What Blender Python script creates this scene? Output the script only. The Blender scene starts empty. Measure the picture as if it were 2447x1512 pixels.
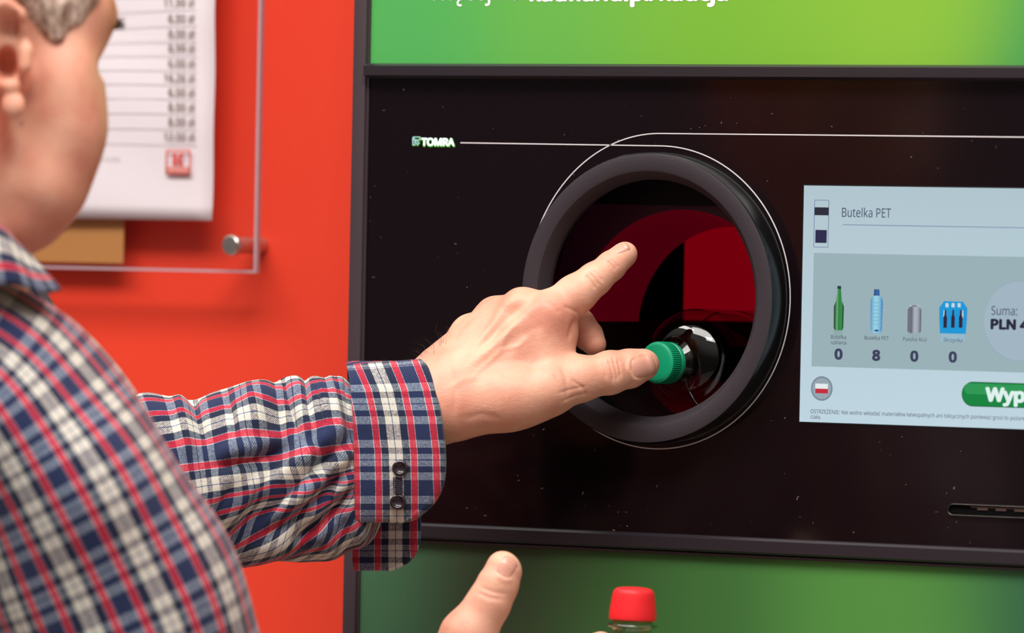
import bpy, bmesh, math, random
import numpy as np
from mathutils import Vector, Matrix
random.seed(7); np.random.seed(7)
SC = bpy.context.scene; COL = SC.collection
PI = math.pi
W, H = 2447, 1512
# ---------------------------------------------------------------- camera
F_PX = 16000.0; S = 3800.0; D = F_PX / S            # focal length in pixels, pixels per metre at the inlet, distance
YAW, PITCH, ROLL = math.radians(31.13), math.radians(-0.63), math.radians(1.10)
FW = np.array([-math.sin(YAW) * math.cos(PITCH), math.cos(YAW) * math.cos(PITCH), math.sin(PITCH)])
R0 = np.array([math.cos(YAW), math.sin(YAW), 0.0]); U0 = np.cross(R0, FW)
RT = R0 * math.cos(ROLL) + U0 * math.sin(ROLL); UP = -R0 * math.sin(ROLL) + U0 * math.cos(ROLL)
CAM = np.array([-0.1052, 0.0, -0.0142]) - FW * D
cam = bpy.data.cameras.new('camera'); co = bpy.data.objects.new('camera', cam); COL.objects.link(co)
cam.sensor_fit = 'HORIZONTAL'; cam.sensor_width = 36.0; cam.lens = F_PX / W * 36.0
cam.clip_start = 0.05; cam.clip_end = 100
m = Matrix.Identity(4)
for i in range(3):
    m[i][0], m[i][1], m[i][2], m[i][3] = RT[i], UP[i], -FW[i], CAM[i]
co.matrix_world = m; SC.camera = co
cam.dof.use_dof = True; cam.dof.focus_distance = D - 0.072; cam.dof.aperture_fstop = 6.3
# ---------------------------------------------------------------- world, lights, exposure
FLOOR = -1.35
wd = bpy.data.worlds.new('store_air'); SC.world = wd; wd.use_nodes = True
wn = wd.node_tree.nodes; wl = wd.node_tree.links.new
tcw = wn.new('ShaderNodeTexCoord'); spw = wn.new('ShaderNodeSeparateXYZ'); wl(tcw.outputs['Generated'], spw.inputs[0])
rmp = wn.new('ShaderNodeValToRGB'); mrw = wn.new('ShaderNodeMapRange'); mrw.inputs[1].default_value = -1; wl(spw.outputs[2], mrw.inputs[0]); wl(mrw.outputs[0], rmp.inputs[0])
for i_, (q_, c_) in enumerate([(0, (.10, .09, .085)), (.42, (.09, .075, .07)), (.5, (.09, .07, .072)), (.60, (.12, .10, .10)), (.75, (.62, .58, .54)), (1, (.85, .82, .78))]):
    if i_ >= 2: rmp.color_ramp.elements.new(q_)
    rmp.color_ramp.elements[i_].position = q_; rmp.color_ramp.elements[i_].color = c_ + (1,)
wl(rmp.outputs[0], wn['Background'].inputs[0]); wn['Background'].inputs[1].default_value = 1.0
def area(name, loc, target, sx, sy, power, col=(1, .96, .91)):
    l = bpy.data.lights.new(name, 'AREA'); l.shape = 'RECTANGLE'; l.size = sx; l.size_y = sy; l.energy = power; l.color = col
    o = bpy.data.objects.new(name, l); COL.objects.link(o); o.location = loc
    o.rotation_euler = (Vector(target) - Vector(loc)).to_track_quat('-Z', 'Y').to_euler()
    o['kind'] = 'structure'
    return o
area('ceiling_lamp', (0.20, -1.38, 2.0), (0, 0, 0), 1.9, 0.8, 64)
area('ceiling_lamp', (-1.2, -1.3, 2.0), (-.4, 0, 0), 1.2, 0.4, 27)
area('ceiling_lamp', (1.1, -1.6, 2.0), (0, 0, -.1), 1.2, 0.4, 22)
SC.view_settings.view_transform = 'Standard'; SC.view_settings.look = 'None'
SC.view_settings.exposure = 0.0; SC.view_settings.gamma = 1.0; SC.view_settings.use_curve_mapping = False

# ---------------------------------------------------------------- helpers
NEAR = .0576                                        # the inlet stands this much nearer than the point on the optical axis
def unp(u, v, d):
    """world point seen at picture position (u, v), d metres nearer than the plane of the inlet"""
    z = D - NEAR - d
    return CAM + FW * z + RT * ((u - W / 2) / F_PX * z) - UP * ((v - H / 2) / F_PX * z)
def unpA(A):
    A = np.asarray(A, float); z = D - NEAR - A[:, 2] / S
    return CAM + FW * z[:, None] + RT * ((A[:, 0] - W / 2) / F_PX * z)[:, None] - UP * ((A[:, 1] - H / 2) / F_PX * z)[:, None]
def onp(u, v, y=0.0):
    """point of the plane Y = y along the line of sight (u, v)"""
    dr = FW + RT * ((u - W / 2) / F_PX) - UP * ((v - H / 2) / F_PX)
    return CAM + dr * ((y - CAM[1]) / dr[1])
def prj(P):
    d = np.asarray(P, float) - CAM; z = d @ FW
    return W / 2 + F_PX * (d @ RT) / z, H / 2 - F_PX * (d @ UP) / z
def lin(c):
    return tuple((x / 255 / 12.92 if x / 255 <= .04045 else ((x / 255 + .055) / 1.055) ** 2.4) for x in c)
def nodes(name):
    mt = bpy.data.materials.new(name); mt.use_nodes = True
    nt = mt.node_tree; return mt, nt, nt.nodes['Principled BSDF'], nt.nodes.new, nt.links.new
def mat(name, rgb, rough=.5, metal=0, emit=None, estr=0, spec=.5, bump=0, bscale=200, var=0, trans=0, coat=0):
    mt, nt, p, N, L = nodes(name)
    c = lin(rgb) + (1,)
    p.inputs['Base Color'].default_value = c; p.inputs['Roughness'].default_value = rough; p.inputs['Metallic'].default_value = metal
    p.inputs['Specular IOR Level'].default_value = spec; p.inputs['Transmission Weight'].default_value = trans
    p.inputs['Coat Weight'].default_value = coat
    if emit is not None:
        p.inputs['Emission Color'].default_value = lin(emit) + (1,); p.inputs['Emission Strength'].default_value = estr
    if bump or var:
        tc = N('ShaderNodeTexCoord'); nz = N('ShaderNodeTexNoise'); nz.inputs['Scale'].default_value = bscale; nz.inputs['Detail'].default_value = 4
        L(tc.outputs['Object'], nz.inputs['Vector'])
        if bump:
            b = N('ShaderNodeBump'); b.inputs['Strength'].default_value = bump; b.inputs['Distance'].default_value = .001
            L(nz.outputs[0], b.inputs['Height']); L(b.outputs[0], p.inputs['Normal'])
        if var:
            mx = N('ShaderNodeMix'); mx.data_type = 'RGBA'
            mx.inputs[6].default_value = tuple(x * (1 - var) for x in c[:3]) + (1,); mx.inputs[7].default_value = tuple(min(1, x * (1 + var)) for x in c[:3]) + (1,)
            L(nz.outputs[0], mx.inputs[0]); L(mx.outputs[2], p.inputs['Base Color'])
    return mt
def glow(name, rgb, k=1.0):
    return mat(name, (5, 5, 5), .25, emit=rgb, estr=k, spec=.3)
def thin(name, tint, rough=.02, ior=1.45, base=.0, scratch=0):
    """clear thin plastic: sees through, with mirror-like glints"""
    mt = bpy.data.materials.new(name); mt.use_nodes = True; nt = mt.node_tree; nt.nodes.clear(); N, L = nt.nodes.new, nt.links.new
    o = N('ShaderNodeOutputMaterial'); t = N('ShaderNodeBsdfTransparent'); g = N('ShaderNodeBsdfGlossy'); mx = N('ShaderNodeMixShader'); f = N('ShaderNodeLayerWeight')
    t.inputs[0].default_value = lin(tint) + (1,); g.inputs['Roughness'].default_value = rough; f.inputs[0].default_value = .5; f0 = ((ior - 1) / (ior + 1)) ** 2
    pw = N('ShaderNodeMath'); pw.operation = 'POWER'; L(f.outputs[1], pw.inputs[0]); pw.inputs[1].default_value = 4.0
    ma = N('ShaderNodeMath'); ma.operation = 'MULTIPLY_ADD'; L(pw.outputs[0], ma.inputs[0]); ma.inputs[1].default_value = 1 - f0; ma.inputs[2].default_value = f0
    a = N('ShaderNodeMath'); a.operation = 'ADD'; a.inputs[1].default_value = base; L(ma.outputs[0], a.inputs[0])
    L(a.outputs[0], mx.inputs[0]); L(t.outputs[0], mx.inputs[1]); L(g.outputs[0], mx.inputs[2]); L(mx.outputs[0], o.inputs[0])
    return mt
def link(name, me, mt, parent=None, smooth=False):
    o = bpy.data.objects.new(name, me); COL.objects.link(o)
    for q in (mt if isinstance(mt, (list, tuple)) else [mt]): me.materials.append(q)
    if parent is not None: o.parent = parent
    if smooth:
        for p in me.polygons: p.use_smooth = True
    return o
def pyd(name, V, Fc, mt, parent=None, smooth=False, uv=None, recalc=False):
    me = bpy.data.meshes.new(name); me.from_pydata([tuple(map(float, v)) for v in V], [], [tuple(map(int, f)) for f in Fc])
    if uv is not None:
        l = me.uv_layers.new(name='UVMap'); idx = np.empty(len(me.loops), np.int32); me.loops.foreach_get('vertex_index', idx)
        l.data.foreach_set('uv', np.asarray(uv, np.float32)[idx].ravel())
    me.update()
    if recalc:
        b = bmesh.new(); b.from_mesh(me); bmesh.ops.recalc_face_normals(b, faces=b.faces); b.to_mesh(me); b.free()
    return link(name, me, mt, parent, smooth)
def bobj(name, bm, mt, parent=None, smooth=False, angle=None):
    bmesh.ops.recalc_face_normals(bm, faces=bm.faces)
    me = bpy.data.meshes.new(name); bm.to_mesh(me); bm.free()
    o = link(name, me, mt, parent, smooth)
    if angle: me.set_sharp_from_angle(angle=math.radians(angle))
    return o
def bbox(bm, x0, x1, y0, y1, z0, z1, bev=0, seg=2):
    r = bmesh.ops.create_cube(bm, size=1)['verts']
    for v in r: v.co = Vector(((x0 + x1) / 2 + v.co.x * (x1 - x0), (y0 + y1) / 2 + v.co.y * (y1 - y0), (z0 + z1) / 2 + v.co.z * (z1 - z0)))
    if bev:
        es = list({e for v in r for e in v.link_edges}); bmesh.ops.bevel(bm, geom=es, offset=bev, segments=seg, affect='EDGES', profile=.5)
def box(name, x0, x1, y0, y1, z0, z1, mt, parent=None, bev=0, seg=2):
    bm = bmesh.new(); bbox(bm, x0, x1, y0, y1, z0, z1, bev, seg); return bobj(name, bm, mt, parent, smooth=bool(bev), angle=40 if bev else None)
def lathe(prof, n=96, closed=False, M=None, amp=None):
    """revolve (radius, axial) about the local Z axis; amp(k, j) scales a radius"""
    V, Fc = [], []; m_ = len(prof)
    for j in range(n):
        a = 2 * PI * j / n
        for k, (r, z) in enumerate(prof):
            rr = r * (amp(k, j) if amp else 1); V.append((rr * math.cos(a), rr * math.sin(a), z))
    for j in range(n):
        j2 = (j + 1) % n
        for k in range(m_ if closed else m_ - 1):
            k2 = (k + 1) % m_; Fc.append((j * m_ + k, j2 * m_ + k, j2 * m_ + k2, j * m_ + k2))
    if M is not None: V = [tuple(M @ Vector(v)) for v in V]
    return V, Fc
def poly(name, pts, y, mt, parent, th=.0004):
    """flat printed or displayed shape on the front, a real thin layer"""
    n = len(pts); V = [(x, y - th, z) for x, z in pts] + [(x, y, z) for x, z in pts]
    Fc = [tuple(range(n)), tuple(range(2 * n - 1, n - 1, -1))] + [(i, i + n, (i + 1) % n + n, (i + 1) % n) for i in range(n)]
    return pyd(name, V, Fc, mt, parent, recalc=True)
def pp(u, v, y=0.0):
    q = onp(u, v, y); return (q[0], q[2])
def ribbon(name, pts, w, y, mt, parent, th=.0003):
    P = np.array(pts, float); T = np.gradient(P, axis=0); T /= np.linalg.norm(T, axis=1)[:, None]; Nn = np.stack([-T[:, 1], T[:, 0]], 1) * w / 2
    A, B = P + Nn, P - Nn; n = len(P); V = [(a[0], y - th, a[1]) for a in A] + [(b[0], y - th, b[1]) for b in B] + [(a[0], y, a[1]) for a in A] + [(b[0], y, b[1]) for b in B]
    Fc = []
    for i in range(n - 1): Fc += [(i, i + 1, n + i + 1, n + i), (2 * n + i, i, i + 1, 2 * n + i + 1)[::-1], (3 * n + i, n + i, n + i + 1, 3 * n + i + 1)]
    return pyd(name, V, Fc, mt, parent, recalc=True)
try:
    import os
    FONT = bpy.data.fonts.load(os.path.join(bpy.utils.resource_path('LOCAL'), 'datafiles', 'fonts', 'NotoSansHebrew-Regular.woff2'))   # ships with Blender
except Exception:
    FONT = None
def cap_height():
    c = bpy.data.curves.new('lettering', 'FONT'); c.body = 'H'; c.size = 1.0
    if FONT: c.font = FONT
    t = bpy.data.objects.new('lettering', c); COL.objects.link(t); me = bpy.data.meshes.new_from_object(t.evaluated_get(bpy.context.evaluated_depsgraph_get()))
    h = max(v.co.y for v in me.vertices); bpy.data.objects.remove(t); bpy.data.curves.remove(c); bpy.data.meshes.remove(me); return h
CAPH = cap_height()
def text(name, s, u, v, wpx, mt, parent, y=0.0, cap=None, bold=0.0, th=.0002, gap=1.0, shear=0.0, wx=None):
    """lettering on the plane Y=y whose baseline starts at picture point (u,v) and is wpx wide, cap height cap px"""
    c = bpy.data.curves.new('lettering', 'FONT'); c.body = s
    if FONT: c.font = FONT
    c.size = 1.0; c.space_character = gap; c.shear = shear; c.resolution_u = 4
    t = bpy.data.objects.new('lettering', c); COL.objects.link(t)
    dg = bpy.context.evaluated_depsgraph_get(); me = bpy.data.meshes.new_from_object(t.evaluated_get(dg))
    bpy.data.objects.remove(t); bpy.data.curves.remove(c)
    n = len(me.vertices); A = np.empty(n * 3, np.float32); me.vertices.foreach_get('co', A); A = A.reshape(-1, 3)
    a = onp(u, v, y); b = onp(u + wpx, v, y); wid = b[0] - a[0]
    x0, x1 = A[:, 0].min(), A[:, 0].max(); sx = wid / (x1 - x0)
    sz = (cap / S / CAPH) if cap else sx
    B = np.stack([a[0] + (A[:, 0] - x0) * sx, np.full(n, y - th), a[2] + A[:, 1] * sz], 1)
    me.vertices.foreach_set('co', B.astype(np.float32).ravel()); me.update()
    if bold:                                            # heavier weight: the same outline laid down several times, slightly apart
        e = bold * .5 * (sz + sx) / 2
        b = bmesh.new(); b.from_mesh(me); geo = b.verts[:] + b.edges[:] + b.faces[:]
        for k, (dx, dz) in enumerate(((-1, 0), (1, 0), (0, -.8), (0, .8), (-.7, .6), (.7, .6), (-.7, -.6), (.7, -.6))):
            r = bmesh.ops.duplicate(b, geom=geo)['geom']
            for v in r:
                if isinstance(v, bmesh.types.BMVert): v.co += Vector((dx * e, -2e-6 * (k + 1), dz * e))
        b.to_mesh(me); b.free()
    return link(name, me, mt, parent)
def empty(name, loc, label, cat, group=None):
    o = bpy.data.objects.new(name, None); COL.objects.link(o); o.location = loc; o['label'] = label; o['category'] = cat
    o.empty_display_size = .05
    if group: o['group'] = group
    return o
def keep(o, parent):
    """parent without moving"""
    o.parent = parent; o.matrix_parent_inverse = Matrix.Translation(-Vector(parent.location)); return o
def fix(root):
    """meshes are built in place: put them back after the root got its own location"""
    for ch in root.children: ch.matrix_parent_inverse = Matrix.Translation(-Vector(root.location))
def struct(o): o['kind'] = 'structure'; return o
def circ(cx, cz, r, a0=0, a1=360, n=64, rz=None):
    return [(cx + r * math.cos(math.radians(a0 + (a1 - a0) * i / n)), cz + (rz or r) * math.sin(math.radians(a0 + (a1 - a0) * i / n))) for i in range(n + (0 if a1 - a0 == 360 else 1))]

# ---- signed-distance sculpting: fields on a grid, meshed by surface nets
class Field:
    def __init__(s, lo, hi, h):
        s.lo = np.array(lo, np.float32); s.h = float(h); s.n = np.ceil((np.array(hi) - np.array(lo)) / h).astype(int) + 1
        s.F = np.full(s.n, 60.0 * h, np.float32)
        s.ax = [s.lo[i] + s.h * np.arange(s.n[i], dtype=np.float32) for i in range(3)]
    def sl(s, lo, hi):
        r = []
        for i in range(3):
            a = max(0, int((lo[i] - s.lo[i]) / s.h)); b = min(s.n[i], int((hi[i] - s.lo[i]) / s.h) + 2); r.append(slice(a, max(a, b)))
        return tuple(r)
    def grid(s, q): return np.meshgrid(s.ax[0][q[0]], s.ax[1][q[1]], s.ax[2][q[2]], indexing='ij', sparse=True)
    def join(s, q, d, k, sub=False):
        a = s.F[q]
        if a.size == 0: return
        if sub: d = -d; h = np.maximum(k - np.abs(a - d), 0) / k; s.F[q] = np.maximum(a, d) + h * h * k * .25
        else: h = np.maximum(k - np.abs(a - d), 0) / k; s.F[q] = np.minimum(a, d) - h * h * k * .25
    def cap(s, a, b, ra, rb, k=12, sub=False):
        a = np.array(a, np.float32); b = np.array(b, np.float32); m_ = max(ra, rb) + k + 4 * s.h
        q = s.sl(np.minimum(a, b) - m_, np.maximum(a, b) + m_); X, Y, Z = s.grid(q); ba = b - a; L2 = float(ba @ ba) + 1e-9
        t = np.clip(((X - a[0]) * ba[0] + (Y - a[1]) * ba[1] + (Z - a[2]) * ba[2]) / L2, 0, 1)
        d = np.sqrt((X - a[0] - t * ba[0]) ** 2 + (Y - a[1] - t * ba[1]) ** 2 + (Z - a[2] - t * ba[2]) ** 2) - (ra + (rb - ra) * t)
        s.join(q, d, k, sub)
    def chain(s, P, k=12, kk=None):
        for i in range(len(P) - 1): s.cap(P[i][:3], P[i + 1][:3], P[i][3], P[i + 1][3], k)
    def ell(s, c, r, R=None, k=12, sub=False):
        """ellipsoid; R rows are its axes"""
        c = np.array(c, np.float32); r = np.array(r, np.float32); m_ = r.max() + k + 4 * s.h
        q = s.sl(c - m_, c + m_); X, Y, Z = s.grid(q); X, Y, Z = X - c[0], Y - c[1], Z - c[2]
        R = np.eye(3) if R is None else np.array(R)
        l = [R[i][0] * X + R[i][1] * Y + R[i][2] * Z for i in range(3)]
        k0 = np.sqrt(sum((l[i] / r[i]) ** 2 for i in range(3))); k1 = np.sqrt(sum((l[i] / r[i] ** 2) ** 2 for i in range(3))) + 1e-6
        s.join(q, k0 * (k0 - 1) / k1, k, sub)
    def mesh(s):
        Fv = s.F; n = s.n; ins = Fv < 0
        c = [slice(0, -1), slice(1, None)]
        cnt = np.zeros(n - 1, np.float32); P = np.zeros(tuple(n - 1) + (3,), np.float32)
        corners = [(i, j, k) for i in (0, 1) for j in (0, 1) for k in (0, 1)]
        g = lambda A, q: A[c[q[0]], c[q[1]], c[q[2]]]
        mixed = np.zeros(n - 1, bool); first = g(ins, (0, 0, 0))
        for q in corners[1:]: mixed |= g(ins, q) != first
        ci = np.argwhere(mixed); idx = -np.ones(n - 1, np.int64); idx[mixed] = np.arange(len(ci))
        vals = {q: Fv[ci[:, 0] + q[0], ci[:, 1] + q[1], ci[:, 2] + q[2]] for q in corners}
        acc = np.zeros((len(ci), 3), np.float32); num = np.zeros(len(ci), np.float32)
        for q in corners:
            for a in range(3):
                if q[a] == 0:
                    q2 = list(q); q2[a] = 1; f0, f1 = vals[q], vals[tuple(q2)]; sw = (f0 < 0) != (f1 < 0)
                    t = np.where(sw, f0 / np.where(sw, f0 - f1, 1), 0); p = np.tile(np.array(q, np.float32), (len(ci), 1)); p[:, a] += t
                    acc += p * sw[:, None]; num += sw
        V = s.lo + s.h * (ci + acc / np.maximum(num, 1)[:, None])
        Q = []
        for a in range(3):
            b, d = (a + 1) % 3, (a + 2) % 3
            s0 = [slice(None)] * 3; s1 = [slice(None)] * 3; s0[a] = slice(0, -1); s1[a] = slice(1, None)
            e0, e1 = ins[tuple(s0)], ins[tuple(s1)]; ch = np.argwhere(e0 != e1)
            ch = ch[(ch[:, b] > 0) & (ch[:, d] > 0) & (ch[:, b] < n[b] - 1) & (ch[:, d] < n[d] - 1)]
            fl = e0[ch[:, 0], ch[:, 1], ch[:, 2]]
            def at(db, dd):
                z = ch.copy(); z[:, b] += db; z[:, d] += dd; return idx[z[:, 0], z[:, 1], z[:, 2]]
            quad = np.stack([at(-1, -1), at(0, -1), at(0, 0), at(-1, 0)], 1)
            quad[~fl] = quad[~fl][:, ::-1]; Q.append(quad)
        return V, np.concatenate(Q)
def smooth_pts(V, Q, it=2, lam=.5):
    E = np.concatenate([Q[:, [0, 1]], Q[:, [1, 2]], Q[:, [2, 3]], Q[:, [3, 0]]]); n = len(V)
    for _ in range(it):
        acc = np.zeros((n, 3)); cn = np.zeros(n)
        for i in range(3):
            acc[:, i] = np.bincount(E[:, 0], V[E[:, 1], i], n) + np.bincount(E[:, 1], V[E[:, 0], i], n)
        cn = np.bincount(E[:, 0], minlength=n) + np.bincount(E[:, 1], minlength=n)
        V = V + lam * (acc / np.maximum(cn, 1)[:, None] - V)
    return V

# ================================================================ setting
struct(box('floor', -4, 4, -6, 0.12, FLOOR - .05, FLOOR, mat('floor tile', (176, 170, 164), .35, bump=.1, bscale=30)))
RED = mat('red wall paint', (226, 63, 40), .5, bump=.05, bscale=400, spec=.3)
WALL_Y = 0.165
bm = bmesh.new()
bbox(bm, -3.0, -.2265, WALL_Y, WALL_Y + .08, FLOOR, 2.1)
bbox(bm, .62, 3.0, WALL_Y, WALL_Y + .08, FLOOR, 2.1)
bbox(bm, -.2265, .62, WALL_Y, WALL_Y + .08, .92, 2.1)
struct(bobj('wall_back', bm, RED))

# ================================================================ bottle return machine
XL, XR = -.2143, .60
ZT, ZB = .1447, -.1462
machine = empty('recycling_machine', (.19, .2, FLOOR), 'bottle return machine with glossy black front, round inlet, lit screen and green panels', 'machine')
m_body = mat('cabinet grey', (60, 55, 60), .5)
m_frame = mat('dark frame', (62, 51, 56), .42, bump=.06, bscale=900)
m_bar = mat('dark trim bar', (38, 32, 38), .38, bump=.05, bscale=900)
def black_gloss():
    mt, nt, p, N, L = nodes('black gloss panel')
    p.inputs['Base Color'].default_value = lin((17, 9, 13)) + (1,); p.inputs['Roughness'].default_value = .09; p.inputs['Specular IOR Level'].default_value = .5
    tc = N('ShaderNodeTexCoord')
    def math_(op, a, b=None):
        n = N('ShaderNodeMath'); n.operation = op
        for i, x in enumerate((a, b)):
            if x is None: continue
            if isinstance(x, (int, float)): n.inputs[i].default_value = x
            else: L(x, n.inputs[i])
        return n.outputs[0]
    # dust specks: few voronoi cells, each a tiny dot or fibre
    def specks(scale, size, keep_, stretch, rot):
        mp = N('ShaderNodeMapping'); mp.inputs['Scale'].default_value = (stretch, 1, 1); mp.inputs['Rotation'].default_value = (0, rot, 0); L(tc.outputs['Object'], mp.inputs[0])
        nz = N('ShaderNodeTexNoise'); nz.inputs['Scale'].default_value = 160; L(mp.outputs[0], nz.inputs['Vector'])
        ad = N('ShaderNodeMix'); ad.data_type = 'RGBA'; ad.blend_type = 'LINEAR_LIGHT'; ad.inputs[0].default_value = .004; L(mp.outputs[0], ad.inputs[6]); L(nz.outputs[1], ad.inputs[7])
        v = N('ShaderNodeTexVoronoi'); v.inputs['Scale'].default_value = scale; L(ad.outputs[2], v.inputs['Vector'])
        near = math_('LESS_THAN', v.outputs['Distance'], size)
        sp = N('ShaderNodeSeparateColor'); L(v.outputs['Color'], sp.inputs[0])
        return math_('MULTIPLY', near, math_('GREATER_THAN', sp.outputs[0], keep_)), sp.outputs[1]
    a, b1 = specks(190, .085, .70, 1, .3); b, b2 = specks(150, .05, .80, .25, .9); c, b3 = specks(150, .05, .80, .25, -.6)
    tot = math_('MAXIMUM', a, math_('MAXIMUM', b, c))
    cl = N('ShaderNodeTexNoise'); cl.inputs['Scale'].default_value = 9; cl.inputs['Detail'].default_value = 3; L(tc.outputs['Object'], cl.inputs['Vector'])
    cr = N('ShaderNodeMapRange'); cr.inputs[1].default_value = .42; cr.inputs[2].default_value = .66; L(cl.outputs[0], cr.inputs[0])
    sz = N('ShaderNodeSeparateXYZ'); L(tc.outputs['Object'], sz.inputs[0]); ed = N('ShaderNodeMapRange'); ed.inputs[1].default_value = ZB + .016; ed.inputs[2].default_value = ZB + .002; L(sz.outputs[2], ed.inputs[0])
    tot = math_('MULTIPLY', math_('MULTIPLY', tot, math_('MAXIMUM', cr.outputs[0], ed.outputs[0])), math_('MULTIPLY', b1, .9))
    mx = N('ShaderNodeMix'); mx.data_type = 'RGBA'; mx.inputs[6].default_value = lin((17, 9, 13)) + (1,); mx.inputs[7].default_value = lin((176, 160, 140)) + (1,)
    L(tot, mx.inputs[0]); L(mx.outputs[2], p.inputs['Base Color'])
    sm = N('ShaderNodeTexNoise'); sm.inputs['Scale'].default_value = 5; sm.inputs['Detail'].default_value = 5; L(tc.outputs['Object'], sm.inputs['Vector'])
    r = N('ShaderNodeMapRange'); r.inputs[3].default_value = .05; r.inputs[4].default_value = .2; L(sm.outputs[0], r.inputs[0]); L(math_('ADD', r.outputs[0], math_('MULTIPLY', tot, .4)), p.inputs['Roughness'])
    return mt
m_black = black_gloss()
def green_blobs(name, stops, spots, nx, scale):
    """soft out-of-focus blobs of green, blended along the panel"""
    mt, nt, p, N, L = nodes(name); p.inputs['Roughness'].default_value = .35; p.inputs['Specular IOR Level'].default_value = .4
    tc = N('ShaderNodeTexCoord'); mp = N('ShaderNodeMapping'); L(tc.outputs['Object'], mp.inputs[0]); mp.inputs['Scale'].default_value = (1, 1, .6)
    sep = N('ShaderNodeSeparateXYZ'); L(tc.outputs['Object'], sep.inputs[0])
    mr = N('ShaderNodeMapRange'); mr.inputs[1].default_value = XL; mr.inputs[2].default_value = .30; L(sep.outputs[0], mr.inputs[0])
    nz = N('ShaderNodeTexNoise'); nz.inputs['Scale'].default_value = scale; nz.inputs['Detail'].default_value = .5; L(mp.outputs[0], nz.inputs['Vector'])
    ad = N('ShaderNodeMath'); ad.operation = 'MULTIPLY_ADD'; L(nz.outputs[0], ad.inputs[0]); ad.inputs[1].default_value = nx; L(mr.outputs[0], ad.inputs[2])
    sb = N('ShaderNodeMath'); sb.operation = 'SUBTRACT'; L(ad.outputs[0], sb.inputs[0]); sb.inputs[1].default_value = nx * .5
    zz = N('ShaderNodeMath'); zz.operation = 'MULTIPLY_ADD'; L(sep.outputs[2], zz.inputs[0]); zz.inputs[1].default_value = spots; L(sb.outputs[0], zz.inputs[2])
    cr = N('ShaderNodeValToRGB'); e = cr.color_ramp.elements; cr.color_ramp.interpolation = 'EASE'
    for i, (q, c) in enumerate(stops):
        if i >= 2: e.new(q)
        e[i].position = q; e[i].color = lin(c) + (1,)
    L(zz.outputs[0], cr.inputs[0]); L(cr.outputs[0], p.inputs['Base Color']); return mt
m_gtop = green_blobs('upper leaf print', [(0, (78, 164, 84)), (.22, (96, 168, 72)), (.5, (112, 170, 54)), (.74, (124, 176, 56)), (1, (66, 146, 76))], .0, .3, 6)
m_glow = green_blobs('lower leaf panel', [(0, (66, 106, 76)), (.22, (60, 74, 52)), (.5, (62, 110, 56)), (.74, (78, 138, 64)), (1, (46, 92, 66))], .0, .18, 7)  # muted greens, with a darker stop left of the middle

box('cabinet', XL - .0085, XR, .225, .80, FLOOR, .90, m_body, machine)
# side frame, with the little step on its inner edge
bm = bmesh.new(); bbox(bm, XL - .0112, XL - .0014, -.0035, .19, FLOOR, .90, .0012); bbox(bm, XL - .0014, XL, -.0012, .16, FLOOR, .90)
bobj('side_frame', bm, m_frame, machine, True, 40)
bm = bmesh.new(); bbox(bm, XR, XR + .0098, -.0035, .19, FLOOR, .90, .0012); bobj('side_frame', bm, m_frame, machine, True, 40)
# black front with the round hole
HOLE = .0800
def front_panel():
    n = 128; V, Fc = [], []
    x0, x1, z0, z1 = XL, XR, ZB, ZT
    ring = [(HOLE * math.cos(2 * PI * i / n), HOLE * math.sin(2 * PI * i / n)) for i in range(n)]
    out = []
    for i in range(n):
        c, s_ = ring[i][0] / HOLE, ring[i][1] / HOLE
        t = min((x1 if c > 0 else -x0) / max(abs(c), 1e-9), (z1 if s_ > 0 else -z0) / max(abs(s_), 1e-9)); out.append((c * t, s_ * t))
    for lst in (ring, out):
        for y in (0, .012): V += [(x, y, z) for x, z in lst]
    for i in range(n):
        j = (i + 1) % n
        Fc += [(i, 2 * n + i, 2 * n + j, j), (n + j, 3 * n + j, 3 * n + i, n + i), (j, n + j, n + i, i), (2 * n + i, 3 * n + i, 3 * n + j, 2 * n + j)]
    # corners left by the fan
    k = len(V); cs = [(x1, z1), (x0, z1), (x0, z0), (x1, z0)]
    for cx_, cz_ in cs:
        a = math.atan2(cz_, cx_) % (2 * PI); i = int(a / (2 * PI) * n) % n
        V.append((cx_, 0, cz_)); Fc.append((2 * n + i, len(V) - 1, 2 * n + (i + 1) % n))
    return pyd('front_panel', V, Fc, m_black, machine, recalc=False)
fp = front_panel()
def bar(name, z0, z1, out, mt):
    prof = [(0.0, z0), (-out * .6, z0 + .0004), (-out, z0 + .0018), (-out, z1 - .0018), (-out * .6, z1 - .0004), (0.0, z1), (.012, z1), (.012, z0)]
    V = [(XL, y, z) for y, z in prof] + [(XR, y, z) for y, z in prof]; n = len(prof)
    Fc = [(i, (i + 1) % n, n + (i + 1) % n, n + i) for i in range(n)] + [tuple(range(n)), tuple(range(2 * n - 1, n - 1, -1))]
    return pyd(name, V, Fc, mt, machine, recalc=True)
bar('trim_bar', ZT - .0096, ZT, .008, m_bar); bar('trim_bar', ZB - .0105, ZB, .006, m_bar)
bar('trim_lip', ZB - .0128, ZB - .0105, .0025, m_frame)
gt = box('graphic_panel', XL, XR, .0003, .012, ZT, .90, m_gtop, machine); gt['label'] = 'bright green upper leaf print'
gb = box('graphic_panel', XL, XR, .0003, .012, FLOOR + .1, ZB - .0128, m_glow, machine); gb['label'] = 'darker green lower leaf panel'
m_white = mat('white print', (250, 250, 246), .45)
keep(text('lettering', 'Wiecej na', 1026, 0, 217, m_white, None, y=.0003, cap=42, bold=.015), gt)
keep(text('lettering', 'kaufland.pl/kaucja', 1268, 1, 470, m_white, None, y=.0003, cap=42, bold=.09), gt)

keep(ribbon('lettering', [pp(*q) for q in ((1101, -4), (1096, 1), (1093, 6), (1094, 11), (1098, 13.5), (1103, 12.5))], .0012, .0003, m_white, None), gt)
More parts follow.
